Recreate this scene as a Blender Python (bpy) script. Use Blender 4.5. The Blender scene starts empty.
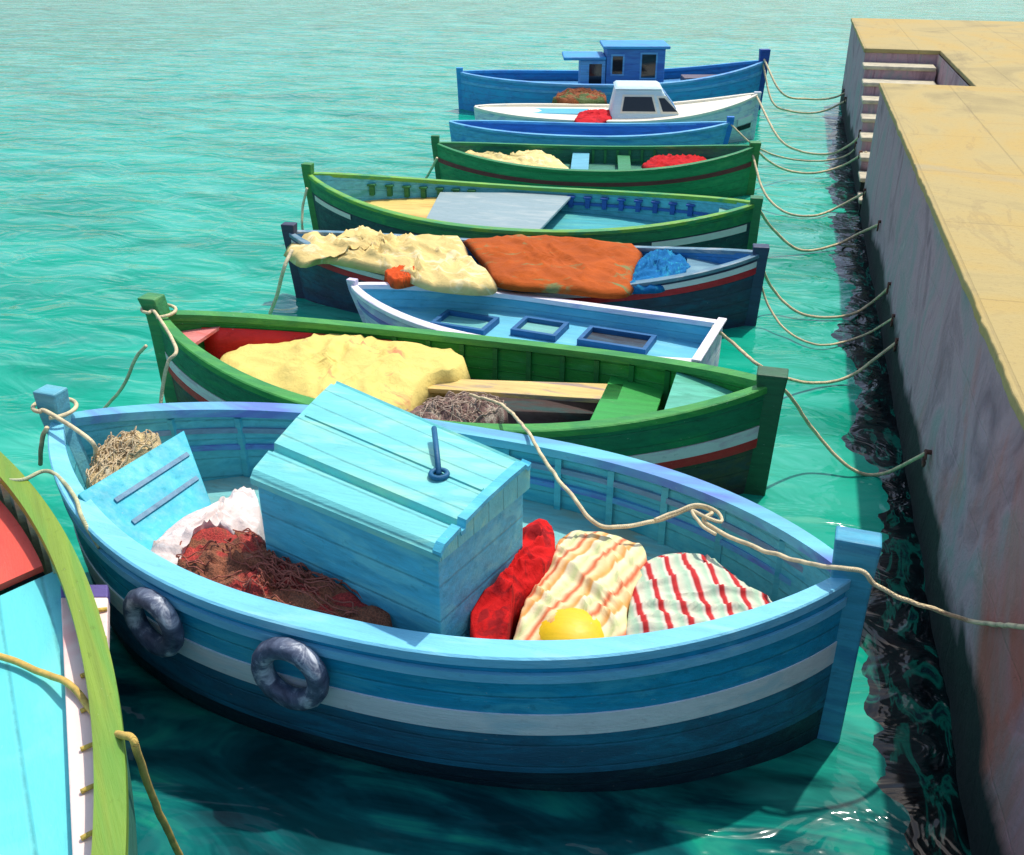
import bpy, bmesh, math, random
from mathutils import Vector, noise
random.seed(7)
C = bpy.context.scene.collection
SC = bpy.context.scene

# ------------------------------------------------------------------ camera
CAM_H = 4.2
PITCH, YAW = math.radians(27.42), math.radians(15.41)
cam = bpy.data.objects.new('camera', bpy.data.cameras.new('camera'))
C.objects.link(cam)
cam.location = (0, 0, CAM_H)
cam.rotation_euler = (math.radians(90) - PITCH, 0, YAW)
cam.data.sensor_width = 36.0
cam.data.lens = 982.0 / 1024 * 36
cam.data.clip_start = 0.05
cam.data.clip_end = 1500
SC.camera = cam

# ------------------------------------------------------------------ world and sun
SUN_EL, SUN_AZ = math.radians(65), math.radians(24)      # azimuth clockwise from +Y
w = bpy.data.worlds.new('World'); SC.world = w; w.use_nodes = True
nt = w.node_tree; nt.nodes.clear()
sky = nt.nodes.new('ShaderNodeTexSky'); sky.sky_type = 'NISHITA'; sky.sun_disc = False
sky.sun_elevation = SUN_EL; sky.sun_rotation = SUN_AZ
sky.dust_density = 2.0; sky.air_density = 1.0; sky.ozone_density = 1.0
bg = nt.nodes.new('ShaderNodeBackground'); bg.inputs[1].default_value = 0.15
wo = nt.nodes.new('ShaderNodeOutputWorld')
nt.links.new(sky.outputs[0], bg.inputs[0]); nt.links.new(bg.outputs[0], wo.inputs[0])
sd = bpy.data.lights.new('sun', 'SUN'); sd.energy = 2.6; sd.angle = math.radians(1.0); sd.color = (1.0, 0.95, 0.86)
sun = bpy.data.objects.new('sun', sd); C.objects.link(sun)
dv = Vector((math.cos(SUN_EL) * math.sin(SUN_AZ), math.cos(SUN_EL) * math.cos(SUN_AZ), math.sin(SUN_EL)))
sun.rotation_euler = dv.to_track_quat('Z', 'Y').to_euler(); sun.location = dv * 40
SC.view_settings.view_transform = 'Standard'; SC.view_settings.look = 'None'
SC.view_settings.exposure = 0.45; SC.view_settings.gamma = 1.0
SC.view_settings.use_curve_mapping = False

# ------------------------------------------------------------------ survey helper: picture point -> world point at height z
def at(u, v, z):
    f = 982.0; x = u - 512; y = -(v - 427.5)
    fw = f * math.cos(PITCH) + y * math.sin(PITCH); up = -f * math.sin(PITCH) + y * math.cos(PITCH)
    c, s = math.cos(YAW), math.sin(YAW)
    r = Vector((c * x - s * fw, s * x + c * fw, up))
    return Vector((0, 0, CAM_H)) + r * ((z - CAM_H) / up)
def at_wall(u, v, X=1.29):
    p = at(u, v, 0); r = p - Vector((0, 0, CAM_H))
    return Vector((0, 0, CAM_H)) + r * (X / r.x)

# ------------------------------------------------------------------ materials
def lin(c):
    return tuple(((x / 255) / 12.92 if x / 255 <= .04045 else ((x / 255 + .055) / 1.055) ** 2.4) for x in c[:3])
def mul(c, k): return tuple(min(x * k, .95) for x in c)
class NB:
    def __init__(s, name):
        s.m = bpy.data.materials.new(name); s.m.use_nodes = True; s.t = s.m.node_tree
        s.b = s.t.nodes['Principled BSDF']
    def n(s, kind, **kw):
        nd = s.t.nodes.new(kind)
        for k, v in kw.items():
            if k.startswith('i_'):
                nd.inputs[k[2:].replace('_', ' ')].default_value = v
            else: setattr(nd, k, v)
        return nd
    def l(s, a, b): s.t.links.new(a, b)
    def mapping(s, scale, coord='Object', rot=(0, 0, 0)):
        tc = s.n('ShaderNodeTexCoord'); mp = s.n('ShaderNodeMapping')
        mp.inputs['Scale'].default_value = scale; mp.inputs['Rotation'].default_value = rot
        s.l(tc.outputs[coord], mp.inputs[0]); return mp.outputs[0]
    def noise(s, vec, scale=1, detail=4, rough=.55, dist=0):
        nd = s.n('ShaderNodeTexNoise'); nd.inputs['Scale'].default_value = scale
        nd.inputs['Detail'].default_value = detail; nd.inputs['Roughness'].default_value = rough
        nd.inputs['Distortion'].default_value = dist; s.l(vec, nd.inputs['Vector']); return nd.outputs['Fac']
    def ramp(s, fac, stops):
        r = s.n('ShaderNodeValToRGB'); e = r.color_ramp.elements
        while len(e) < len(stops): e.new(.5)
        for el, (p, c) in zip(e, stops): el.position = p; el.color = (*c[:3], 1) if len(c) == 3 else c
        s.l(fac, r.inputs[0]); return r.outputs[0]
    def mix(s, fac, a, b, mode='MIX'):
        m = s.n('ShaderNodeMix', data_type='RGBA', blend_type=mode)
        for sock, v in ((m.inputs[0], fac), (m.inputs[6], a), (m.inputs[7], b)):
            if hasattr(v, 'links'): s.l(v, sock)
            elif isinstance(v, (int, float)): sock.default_value = v
            else: sock.default_value = (*v[:3], 1)
        return m.outputs[2]
    def bump(s, h, strength=.3, dist=.02, prev=None):
        b = s.n('ShaderNodeBump'); b.inputs['Strength'].default_value = strength; b.inputs['Distance'].default_value = dist
        s.l(h, b.inputs['Height'])
        if prev is not None: s.l(prev, b.inputs['Normal'])
        return b.outputs[0]
CACHE = {}
def paint(col, rough=.42, var=.22, alt=None, altpos=.6, streak=(1.2, 9, 14), bump=.35, wear=.35):
    """hand painted, sun worn timber: streaky brush work, blotches of a second tint, chips and grime"""
    key = (tuple(col), rough, var, alt, altpos, streak, bump, wear)
    if key in CACHE: return CACHE[key]
    b = NB('paint'); c = lin(col)
    v1 = b.noise(b.mapping(streak), 1.6, 6, .6, .4)
    base = b.ramp(v1, [(.3, mul(c, 1 - var)), (.5, c), (.72, mul(c, 1 + var))])
    if alt:
        v2 = b.noise(b.mapping((streak[0] * 1.1, streak[1] * .5, streak[2] * .5)), 1.3, 4, .55, .8)
        fac = b.ramp(v2, [(altpos - .09, (0, 0, 0)), (altpos + .09, (1, 1, 1))])
        base = b.mix(fac, base, lin(alt))
    v3 = b.noise(b.mapping((5, 8, 8)), 2.2, 8, .7)
    wf = b.ramp(v3, [(.60, (0, 0, 0)), (.66, (wear,) * 3)])
    base = b.mix(wf, base, mul(c, .45))
    v5 = b.noise(b.mapping((9, 14, 14)), 2.5, 6, .7)
    base = b.mix(b.ramp(v5, [(.66, (0, 0, 0)), (.7, (wear,) * 3)]), base, lin((205, 200, 185)))
    uv = b.n('ShaderNodeUVMap', uv_map='strake'); su = b.n('ShaderNodeSeparateXYZ'); b.l(uv.outputs[0], su.inputs[0])
    fr = b.n('ShaderNodeMath', operation='FRACT'); b.l(su.outputs['Y'], fr.inputs[0])
    seam = b.ramp(fr.outputs[0], [(.44, (0, 0, 0)), (.49, (1, 1, 1)), (.51, (1, 1, 1)), (.56, (0, 0, 0))])
    sn = b.ramp(v3, [(.35, (.15,) * 3), (.6, (.6,) * 3)])
    base = b.mix(b.mix(1.0, seam, sn, 'MULTIPLY'), base, mul(c, .4))
    b.l(base, b.b.inputs['Base Color'])
    rr = b.ramp(v3, [(.3, (rough,) * 3), (.7, (min(1, rough + .3),) * 3)])
    b.l(rr, b.b.inputs['Roughness'])
    v4 = b.noise(b.mapping((streak[0] * 3, streak[1] * 3, streak[2] * 3)), 2, 5, .6)
    n1 = b.bump(v4, bump, .012); n1 = b.bump(v3, bump, .006, n1)
    sv = b.n('ShaderNodeMath', operation='SUBTRACT'); sv.inputs[0].default_value = 1; b.l(seam, sv.inputs[1]); n1 = b.bump(sv.outputs[0], .5, .006, n1)
    b.l(n1, b.b.inputs['Normal'])
    CACHE[key] = b.m; return b.m
def cloth(col, alt=None, scale=4, weave=130, rough=.9, var=.2, altpos=.58):
    key = ('cloth', tuple(col), alt, scale, weave, var, altpos)
    if key in CACHE: return CACHE[key]
    b = NB('cloth'); c = lin(col)
    v1 = b.noise(b.mapping((1, 1.6, 1)), scale, 5, .6, .6)
    base = b.ramp(v1, [(.3, mul(c, 1 - var)), (.55, c), (.75, mul(c, 1 + var))])
    if alt:
        v2 = b.noise(b.mapping((1, 2.2, 1)), scale * .7, 4, .6, 1.2)
        base = b.mix(b.ramp(v2, [(altpos - .04, (0, 0, 0)), (altpos + .05, (1, 1, 1))]), base, lin(alt))
    b.l(base, b.b.inputs['Base Color']); b.b.inputs['Roughness'].default_value = rough
    b.b.inputs['Specular IOR Level'].default_value = .25
    wv = b.n('ShaderNodeTexChecker'); wv.inputs['Scale'].default_value = weave
    b.l(b.mapping((1, 1, 1)), wv.inputs['Vector'])
    wr = b.noise(b.mapping((3, 3, 3)), 5, 6, .65, .8)
    n1 = b.bump(wv.outputs['Fac'], .12, .002); n1 = b.bump(wr, .5, .03, n1)
    b.l(n1, b.b.inputs['Normal']); CACHE[key] = b.m; return b.m
def netmat(col, alt=None, scale=60, altpos=.55, blob=3.5):
    key = ('net', tuple(col), alt, scale)
    if key in CACHE: return CACHE[key]
    b = NB('netting'); c = lin(col)
    v = b.n('ShaderNodeTexVoronoi', feature='DISTANCE_TO_EDGE'); v.inputs['Scale'].default_value = scale
    b.l(b.mapping((1, 1, 1)), v.inputs['Vector'])
    hole = b.ramp(v.outputs['Distance'], [(.02, (1, 1, 1)), (.14, (0, 0, 0))])
    v1 = b.noise(b.mapping((1, 1, 1)), blob, 5, .6, 1.0)
    base = b.ramp(v1, [(.3, mul(c, .7)), (.5, c), (.7, mul(c, 1.25))])
    if alt:
        v2 = b.noise(b.mapping((1, 1.5, 1), rot=(0, 0, .6)), blob * .6, 2, .5, 1.2)
        base = b.mix(b.ramp(v2, [(altpos - .03, (0, 0, 0)), (altpos + .04, (1, 1, 1))]), base, lin(alt))
    base = b.mix(hole, b.mix(1, base, (.55, .55, .55), 'MULTIPLY'), base)
    b.l(base, b.b.inputs['Base Color']); b.b.inputs['Roughness'].default_value = .85
    n1 = b.bump(hole, .5, .006); n1 = b.bump(v1, .6, .04, n1); b.l(n1, b.b.inputs['Normal'])
    CACHE[key] = b.m; return b.m
def stripes(cols, scale, rot, dist=3.0, rough=.85):
    b = NB('striped_cloth')
    wv = b.n('ShaderNodeTexWave', wave_type='BANDS', bands_direction='X', wave_profile='SAW')
    wv.inputs['Scale'].default_value = scale; wv.inputs['Distortion'].default_value = dist
    wv.inputs['Detail'].default_value = 2; wv.inputs['Detail Scale'].default_value = .8
    b.l(b.mapping((1, 1, 1), rot=(0, 0, rot)), wv.inputs['Vector'])
    st = []; n = len(cols)
    for i, (p, c) in enumerate(cols): st.append((p, lin(c)))
    r = b.n('ShaderNodeValToRGB'); r.color_ramp.interpolation = 'EASE'; e = r.color_ramp.elements
    while len(e) < n: e.new(.5)
    for el, (p, c) in zip(e, st): el.position = p; el.color = (*c, 1)
    b.l(wv.outputs['Fac'], r.inputs[0])
    v1 = b.noise(b.mapping((1, 1, 1)), 9, 5, .6)
    base = b.mix(.35, r.outputs[0], b.ramp(v1, [(.3, (.6, .6, .6)), (.7, (1, 1, 1))]), 'MULTIPLY')
    b.l(base, b.b.inputs['Base Color']); b.b.inputs['Roughness'].default_value = rough
    n1 = b.bump(wv.outputs['Fac'], .35, .02); n1 = b.bump(v1, .4, .02, n1); b.l(n1, b.b.inputs['Normal'])
    return b.m
def glass_dark():
    b = NB('window_glass'); b.b.inputs['Base Color'].default_value = (.012, .016, .02, 1)
    b.b.inputs['Roughness'].default_value = .06; return b.m
def ropemat(col=(236, 216, 172)):
    key = ('rope', col)
    if key in CACHE: return CACHE[key]
    b = NB('rope_fibre'); c = lin(col)
    v1 = b.noise(b.mapping((1, 1, 1)), 14, 6, .65)
    b.l(b.ramp(v1, [(.3, mul(c, .6)), (.55, c), (.75, mul(c, 1.15))]), b.b.inputs['Base Color'])
    wv = b.n('ShaderNodeTexWave'); wv.inputs['Scale'].default_value = 45; wv.inputs['Distortion'].default_value = 1.5
    b.l(b.mapping((1, 1, 1), rot=(.4, .3, .7)), wv.inputs['Vector'])
    b.l(b.bump(wv.outputs['Fac'], .6, .005), b.b.inputs['Normal']); b.b.inputs['Roughness'].default_value = .9
    CACHE[key] = b.m; return b.m
def rubber():
    b = NB('rubber'); v = b.noise(b.mapping((1, 1, 1)), 7, 7, .65, .6)
    b.l(b.ramp(v, [(.38, lin((58, 66, 86))), (.52, lin((100, 110, 130))), (.60, lin((184, 192, 200))), (.68, lin((226, 230, 234)))]), b.b.inputs['Base Color'])
    b.b.inputs['Roughness'].default_value = .45
    b.l(b.bump(v, .5, .01), b.b.inputs['Normal']); return b.m

def strake_uv(o, fn):
    me = o.data; lay = me.uv_layers.new(name='strake')
    for lp in me.loops: lay.data[lp.index].uv = fn(me.vertices[lp.vertex_index].co)
# ------------------------------------------------------------------ object helpers
def link_mesh(name, verts, faces, mat, parent=None, smooth=False, origin=None, thick=None, bevel=None):
    me = bpy.data.meshes.new(name)
    if origin is None and parent is None:
        xs = [v[0] for v in verts]; ys = [v[1] for v in verts]; zs = [v[2] for v in verts]
        origin = Vector(((min(xs) + max(xs)) / 2, (min(ys) + max(ys)) / 2, min(zs)))
    if origin is None: origin = Vector((0, 0, 0))
    me.from_pydata([tuple(Vector(v) - origin) for v in verts], [], faces)
    me.update()
    bm = bmesh.new(); bm.from_mesh(me)
    bmesh.ops.remove_doubles(bm, verts=bm.verts, dist=1e-5)
    bmesh.ops.recalc_face_normals(bm, faces=bm.faces)
    bm.to_mesh(me); bm.free()
    if smooth:
        for p in me.polygons: p.use_smooth = True
    me.materials.append(mat)
    o = bpy.data.objects.new(name, me); C.objects.link(o)
    if parent is not None: o.parent = parent
    o.location = origin
    if thick:
        m = o.modifiers.new('solid', 'SOLIDIFY'); m.thickness = thick; m.offset = -1
    if bevel:
        m = o.modifiers.new('bevel', 'BEVEL'); m.width = bevel; m.segments = 2; m.limit_method = 'ANGLE'
    return o
def tag(o, label, cat, group=None, kind=None):
    if label: o['label'] = label
    if cat: o['category'] = cat
    if group: o['group'] = group
    if kind: o['kind'] = kind
    return o
def empty(name, loc, rz, label, cat, group=None):
    o = bpy.data.objects.new(name, None); C.objects.link(o); o.empty_display_size = .3
    o.location = loc; o.rotation_euler = (0, 0, rz); return tag(o, label, cat, group)
def prism(pts, z0, z1):
    """polygon pts (x,y) from z0 to z1"""
    n = len(pts); v = [(x, y, z0) for x, y in pts] + [(x, y, z1) for x, y in pts]
    f = [tuple(range(n))[::-1], tuple(range(n, 2 * n))] + [(i, (i + 1) % n, n + (i + 1) % n, n + i) for i in range(n)]
    return v, f
def box(x0, x1, y0, y1, z0, z1): return prism([(x0, y0), (x1, y0), (x1, y1), (x0, y1)], z0, z1)
def join(*vf):
    V, F = [], []
    for v, f in vf:
        o = len(V); V += list(v); F += [tuple(i + o for i in q) for q in f]
    return V, F
def hexa(b4, t4):
    """eight corner block"""
    v = list(b4) + list(t4)
    return v, [(3, 2, 1, 0), (4, 5, 6, 7), (0, 1, 5, 4), (1, 2, 6, 5), (2, 3, 7, 6), (3, 0, 4, 7)]
def catmull(pts, n=10):
    P = [Vector(p) for p in pts]; P = [P[0] * 2 - P[1]] + P + [P[-1] * 2 - P[-2]]; out = []
    for i in range(1, len(P) - 2):
        a, b, c, d = P[i - 1:i + 3]
        for k in range(n):
            t = k / n
            out.append(.5 * ((2 * b) + (c - a) * t + (2 * a - 5 * b + 4 * c - d) * t * t + (3 * b - a - 3 * c + d) * t ** 3))
    out.append(P[-2]); return out
def tube(path, r, seg=8, closed=False):
    n = len(path); V, F = [], []
    up = Vector((0, 0, 1))
    for i, p in enumerate(path):
        if closed: d = path[(i + 1) % n] - path[i - 1]
        else: d = path[min(i + 1, n - 1)] - path[max(i - 1, 0)]
        d = d.normalized() if d.length > 1e-9 else Vector((1, 0, 0))
        s = d.cross(up)
        s = s.normalized() if s.length > 1e-3 else Vector((1, 0, 0))
        q = s.cross(d).normalized()
        for k in range(seg):
            a = 2 * math.pi * k / seg
            V.append(p + s * (r * math.cos(a)) + q * (r * math.sin(a)))
    m = n if closed else n - 1
    for i in range(m):
        for k in range(seg):
            j = (i + 1) % n
            F.append((i * seg + k, i * seg + (k + 1) % seg, j * seg + (k + 1) % seg, j * seg + k))
    if not closed:
        F.append(tuple(range(seg))[::-1]); F.append(tuple(range((n - 1) * seg, n * seg)))
    return V, F
def rope(pts, r, label, group=None, col=(236, 216, 172), cat='rope', name='mooring_rope', wob=.004):
    path = catmull(pts, 12); r *= 1.3
    path = [p + Vector((noise.noise(p * 9), noise.noise(p * 9 + Vector((5, 0, 0))), noise.noise(p * 9 + Vector((0, 9, 0))))) * wob for p in path]
    v, f = tube(path, r, 8)
    return tag(link_mesh(name, v, f, ropemat(col), smooth=True), label, cat, group)
def heap(name, outline, z, h, mat, label, cat, group=None, fold=.03, freq=5, drop=.12, rings=22, seg=110, seed=0, centre=None, skew=1.0, shape=2.6, cords=(214, 190, 150)):
    """crumpled pile with a free outline: outline is a list of world (x,y)"""
    pts = catmull([Vector((*p[:2], 0)) for p in outline + outline[:1]], 8)[:-1]
    L = [0]
    for i in range(len(pts)): L.append(L[-1] + (pts[(i + 1) % len(pts)] - pts[i]).length)
    bd = []
    for k in range(seg):
        s = L[-1] * k / seg; i = max(j for j in range(len(pts)) if L[j] <= s)
        t = (s - L[i]) / max(1e-6, L[i + 1] - L[i]); bd.append(pts[i].lerp(pts[(i + 1) % len(pts)], t))
    c = Vector((*centre[:2], 0)) if centre is not None else sum(bd, Vector()) / len(bd)
    V, F = [], []; off = Vector((seed * 7.3, seed * 3.1, 0))
    def rid(p, s): return abs(noise.noise(p * s)) * 2
    ang = seed * 1.3 + noise.noise(c * 3.3) * 3; ca, sa = math.cos(ang), math.sin(ang)
    isnet = 'net' in name
    def folds(q):
        wp = q + Vector((noise.noise(q * 2.5 + off), noise.noise(q * 2.5 - off), 0)) * .16
        if isnet: return noise.noise(wp * freq + off) * 1.0 + .7 * rid(wp + off, freq * 1.6) + .5 * noise.noise(wp * freq * 4)
        a = (wp.x * ca + wp.y * sa) * freq; b_ = (-wp.x * sa + wp.y * ca) * freq
        r1 = (1 - abs(noise.noise(Vector((a * 1.9, b_ * .45, 1.3))) * 2)) ** 3
        r2 = (1 - abs(noise.noise(Vector((a * 4.1 + 7, b_ * 1.3, 5.1))) * 2)) ** 2
        return 1.1 * r1 + .45 * r2 + .5 * noise.noise(wp * freq * .5)
    for i in range(rings + 1):
        r = i / rings
        for k in range(seg):
            q = c.lerp(bd[k], r)
            zz = z + h * (1 - r ** shape) + fold * folds(q) * (1 - .5 * r ** 4)
            if i == rings: zz = z - drop; q = c.lerp(bd[k], 1.02)
            V.append((q.x, q.y, zz))
    for i in range(rings):
        for k in range(seg):
            F.append((i * seg + k, i * seg + (k + 1) % seg, (i + 1) * seg + (k + 1) % seg, (i + 1) * seg + k))
    F.append(tuple(range(rings * seg, (rings + 1) * seg)))
    o = tag(link_mesh(name, V, F, mat, smooth=True), label, cat, group)
    if isnet:
        rnd = random.Random(int(z * 1000) + len(V) + int(c.x * 100)); parts = []
        size = max((b_ - c).length for b_ in bd); step = .05
        for n_ in range(55):
            r = rnd.random() ** .6 * .9; k = rnd.random() * seg; dr = rnd.uniform(-1, 1); dk = rnd.uniform(-1, 1); path = []
            for m in range(rnd.randint(7, 16)):
                i0 = int(max(0, min(rings - 1, r * rings))); pt_ = Vector(V[i0 * seg + int(k) % seg]) + Vector((0, 0, .012 + rnd.random() * .022)); path.append(pt_ - o.location)
                dr += rnd.uniform(-.9, .9); dk += rnd.uniform(-.9, .9); dr = max(-1.2, min(1.2, dr)); dk = max(-1.2, min(1.2, dk))
                r = max(0.02, min(.93, r + dr * step / size)); k += dk * step / max(.08, r * size) * seg / 6.28
            parts.append(tube(catmull(path, 4), .0042, 5))
        link_mesh('net_cords', *join(*parts), ropemat(cords), o, smooth=True)
    return o
def px(outline, z): return [tuple(at(u, v, z)[:2]) for u, v in outline]

# ------------------------------------------------------------------ the setting: water
def wave(x, y):
    p = Vector((x * .8, y * 1.6, 0))
    return .022 * noise.noise(p * 1.1) + .010 * noise.noise(p * 3.1 + Vector((4, 2, 0)))
def make_water():
    b = NB('sea_water'); bs = b.b
    big = b.noise(b.mapping((.13, .30, 1)), 1.3, 4, .55, 1.2)
    mid = b.noise(b.mapping((.30, .80, 1)), 1.3, 3, .45, 1.2)
    col = b.ramp(big, [(.32, lin((4, 128, 100))), (.46, lin((12, 154, 124))), (.58, lin((26, 168, 140))), (.72, lin((84, 186, 164)))])
    m2 = b.ramp(mid, [(.34, lin((2, 124, 100))), (.5, lin((16, 156, 128))), (.66, lin((74, 182, 158)))])
    col = b.mix(.55, col, m2)
    fine = b.noise(b.mapping((.5, 1.9, 1)), 1.2, 2, .45, 1.2)
    col = b.mix(b.ramp(fine, [(.64, (0, 0, 0)), (.74, (.4, .4, .4))]), col, lin((112, 198, 168)))
    # shade and hull reflection of the near boats, painted dark into the water colour
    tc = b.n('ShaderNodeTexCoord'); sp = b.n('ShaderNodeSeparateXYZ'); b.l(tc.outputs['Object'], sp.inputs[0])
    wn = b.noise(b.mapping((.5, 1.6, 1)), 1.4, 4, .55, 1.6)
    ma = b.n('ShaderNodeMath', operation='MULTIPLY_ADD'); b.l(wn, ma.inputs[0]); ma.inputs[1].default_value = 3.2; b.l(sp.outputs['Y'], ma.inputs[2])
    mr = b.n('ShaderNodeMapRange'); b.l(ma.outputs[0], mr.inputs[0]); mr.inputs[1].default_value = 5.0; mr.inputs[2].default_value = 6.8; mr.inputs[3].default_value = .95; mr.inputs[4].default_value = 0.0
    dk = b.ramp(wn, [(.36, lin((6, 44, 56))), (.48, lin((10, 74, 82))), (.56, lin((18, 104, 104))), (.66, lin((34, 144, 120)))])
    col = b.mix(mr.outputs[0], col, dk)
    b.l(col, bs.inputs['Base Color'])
    bs.inputs['Roughness'].default_value = .08; bs.inputs['IOR'].default_value = 1.33; bs.inputs['Specular IOR Level'].default_value = .36
    w1 = b.noise(b.mapping((.8, 1.5, 1)), 1.3, 3, .5, 1.0)
    w2 = b.noise(b.mapping((1.8, 3.2, 1)), 1.3, 2, .45, 1.2)
    n1 = b.bump(w1, .36, .24); n1 = b.bump(w2, .16, .05, n1)
    b.l(n1, bs.inputs['Normal'])
    # near patch has real ripples; the far sheet is flat and joins it
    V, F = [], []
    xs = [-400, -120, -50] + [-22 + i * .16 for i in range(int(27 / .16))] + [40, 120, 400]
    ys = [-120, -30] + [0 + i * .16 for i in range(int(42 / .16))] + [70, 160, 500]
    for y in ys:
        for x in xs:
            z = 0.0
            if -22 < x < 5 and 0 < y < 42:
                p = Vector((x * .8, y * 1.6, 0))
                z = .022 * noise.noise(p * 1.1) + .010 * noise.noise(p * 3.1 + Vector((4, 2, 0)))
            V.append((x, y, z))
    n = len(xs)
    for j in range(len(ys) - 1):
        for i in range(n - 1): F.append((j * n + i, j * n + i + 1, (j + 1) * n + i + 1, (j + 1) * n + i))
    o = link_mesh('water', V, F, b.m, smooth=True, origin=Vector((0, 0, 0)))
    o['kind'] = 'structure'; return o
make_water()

# ------------------------------------------------------------------ quay
def quay_wall_mat():
    b = NB('quay_stone')
    v = b.noise(b.mapping((2, .5, .35)), 2.2, 7, .62, 1.2)
    col = b.ramp(v, [(.32, lin((140, 112, 120))), (.48, lin((184, 150, 156))), (.62, lin((152, 150, 148))), (.74, lin((204, 174, 174)))])
    # rust red weathering, mostly low and near
    r0 = b.noise(b.mapping((1, .8, .35)), 1.3, 5, .6, 1.0)
    tcr = b.n('ShaderNodeTexCoord'); spr = b.n('ShaderNodeSeparateXYZ'); b.l(tcr.outputs['Object'], spr.inputs[0])
    mm = b.n('ShaderNodeMath', operation='MULTIPLY_ADD'); b.l(spr.outputs['Y'], mm.inputs[0]); mm.inputs[1].default_value = -.055; b.l(r0, mm.inputs[2])
    mz = b.n('ShaderNodeMath', operation='MULTIPLY_ADD'); b.l(spr.outputs['Z'], mz.inputs[0]); mz.inputs[1].default_value = -.10; b.l(mm.outputs[0], mz.inputs[2]); r = mz.outputs[0]
    col = b.mix(b.ramp(r, [(.08, (0, 0, 0)), (.34, (.85, .85, .85))]), col, lin((190, 100, 76)))
    tc = b.n('ShaderNodeTexCoord'); sp = b.n('ShaderNodeSeparateXYZ'); b.l(tc.outputs['Object'], sp.inputs[0])
    e = b.noise(b.mapping((1, 1.0, .8)), 1.0, 5, .55, .6)
    ad = b.n('ShaderNodeMath', operation='MULTIPLY_ADD'); b.l(e, ad.inputs[0]); ad.inputs[1].default_value = -.75; b.l(sp.outputs['Z'], ad.inputs[2])
    alg = b.ramp(ad.outputs[0], [(0.0, (1, 1, 1)), (.14, (0, 0, 0))])
    col = b.mix(alg, col, lin((14, 34, 30)))
    b.l(col, b.b.inputs['Base Color']); b.b.inputs['Roughness'].default_value = .85
    g = b.noise(b.mapping((6, 6, 6)), 2, 9, .7)
    bk = b.n('ShaderNodeTexBrick'); bk.inputs['Scale'].default_value = 1.0; bk.inputs['Brick Width'].default_value = 1.5; bk.inputs['Row Height'].default_value = .5
    bk.inputs['Mortar Size'].default_value = .012; bk.inputs['Mortar Smooth'].default_value = .6
    cmb = b.n('ShaderNodeCombineXYZ'); b.l(sp.outputs['Y'], cmb.inputs[0]); b.l(sp.outputs['Z'], cmb.inputs[1]); b.l(cmb.outputs[0], bk.inputs['Vector'])
    n1 = b.bump(g, .6, .04); n1 = b.bump(v, .5, .05, n1)
    inv = b.n('ShaderNodeMath', operation='SUBTRACT'); inv.inputs[0].default_value = 1; b.l(bk.outputs['Fac'], inv.inputs[1]); n1 = b.bump(inv.outputs[0], .4, .015, n1); b.l(n1, b.b.inputs['Normal']); return b.m
def quay_top_mat():
    b = NB('quay_paving')
    v = b.noise(b.mapping((.5, .35, 1)), 1.1, 7, .6, 1.0)
    col = b.ramp(v, [(.3, lin((150, 134, 88))), (.45, lin((178, 158, 102))), (.6, lin((184, 156, 88))), (.74, lin((170, 154, 112)))])
    g = b.noise(b.mapping((7, 7, 7)), 3, 9, .7)
    col = b.mix(b.ramp(g, [(.55, (0, 0, 0)), (.7, (.4, .4, .4))]), col, lin((130, 112, 80)))
    v2 = b.noise(b.mapping((1.5, .4, 1)), 1.3, 5, .6, 1.2)
    col = b.mix(b.ramp(v2, [(.6, (0, 0, 0)), (.63, (.2, .2, .2)), (.68, (0, 0, 0))]), col, lin((120, 100, 76)))
    b.l(col, b.b.inputs['Base Color']); b.b.inputs['Roughness'].default_value = .88
    n1 = b.bump(g, .6, .015)
    bk = b.n('ShaderNodeTexBrick'); bk.inputs['Scale'].default_value = 1.0; bk.inputs['Brick Width'].default_value = 1.9; bk.inputs['Row Height'].default_value = .95
    bk.inputs['Mortar Size'].default_value = .012; bk.inputs['Mortar Smooth'].default_value = .5; b.l(b.mapping((1, 1, 1), rot=(0, 0, 1.5708)), bk.inputs['Vector'])
    fa = b.n('ShaderNodeMath', operation='MULTIPLY'); fa.inputs[1].default_value = .2; b.l(bk.outputs['Fac'], fa.inputs[0])
    b.l(b.mix(fa.outputs[0], col, lin((96, 84, 62))), b.b.inputs['Base Color'])
    inv = b.n('ShaderNodeMath', operation='SUBTRACT'); inv.inputs[0].default_value = 1; b.l(bk.outputs['Fac'], inv.inputs[1]); n1 = b.bump(inv.outputs[0], .5, .01, n1)
    b.l(n1, b.b.inputs['Normal']); return b.m
def quay_step_mat():
    b = NB('step_stone'); v = b.noise(b.mapping((3, 3, 3)), 2, 7, .6)
    b.l(b.ramp(v, [(.35, lin((168, 160, 138))), (.6, lin((200, 190, 160)))]), b.b.inputs['Base Color'])
    b.b.inputs['Roughness'].default_value = .85; b.l(b.bump(v, .5, .02), b.b.inputs['Normal']); return b.m
QX, QT, QY = 1.37, 2.0, 27.6
WM, TM, SM = quay_wall_mat(), quay_top_mat(), quay_step_mat()
quay = empty('stone_quay', (QX, 0, 0), .008, 'long stone quay with ochre top, mauve weathered wall and sunken stairs', 'quay')
NX = 1.3          # notch depth
N0, N1 = 16.4, 21.0
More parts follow.
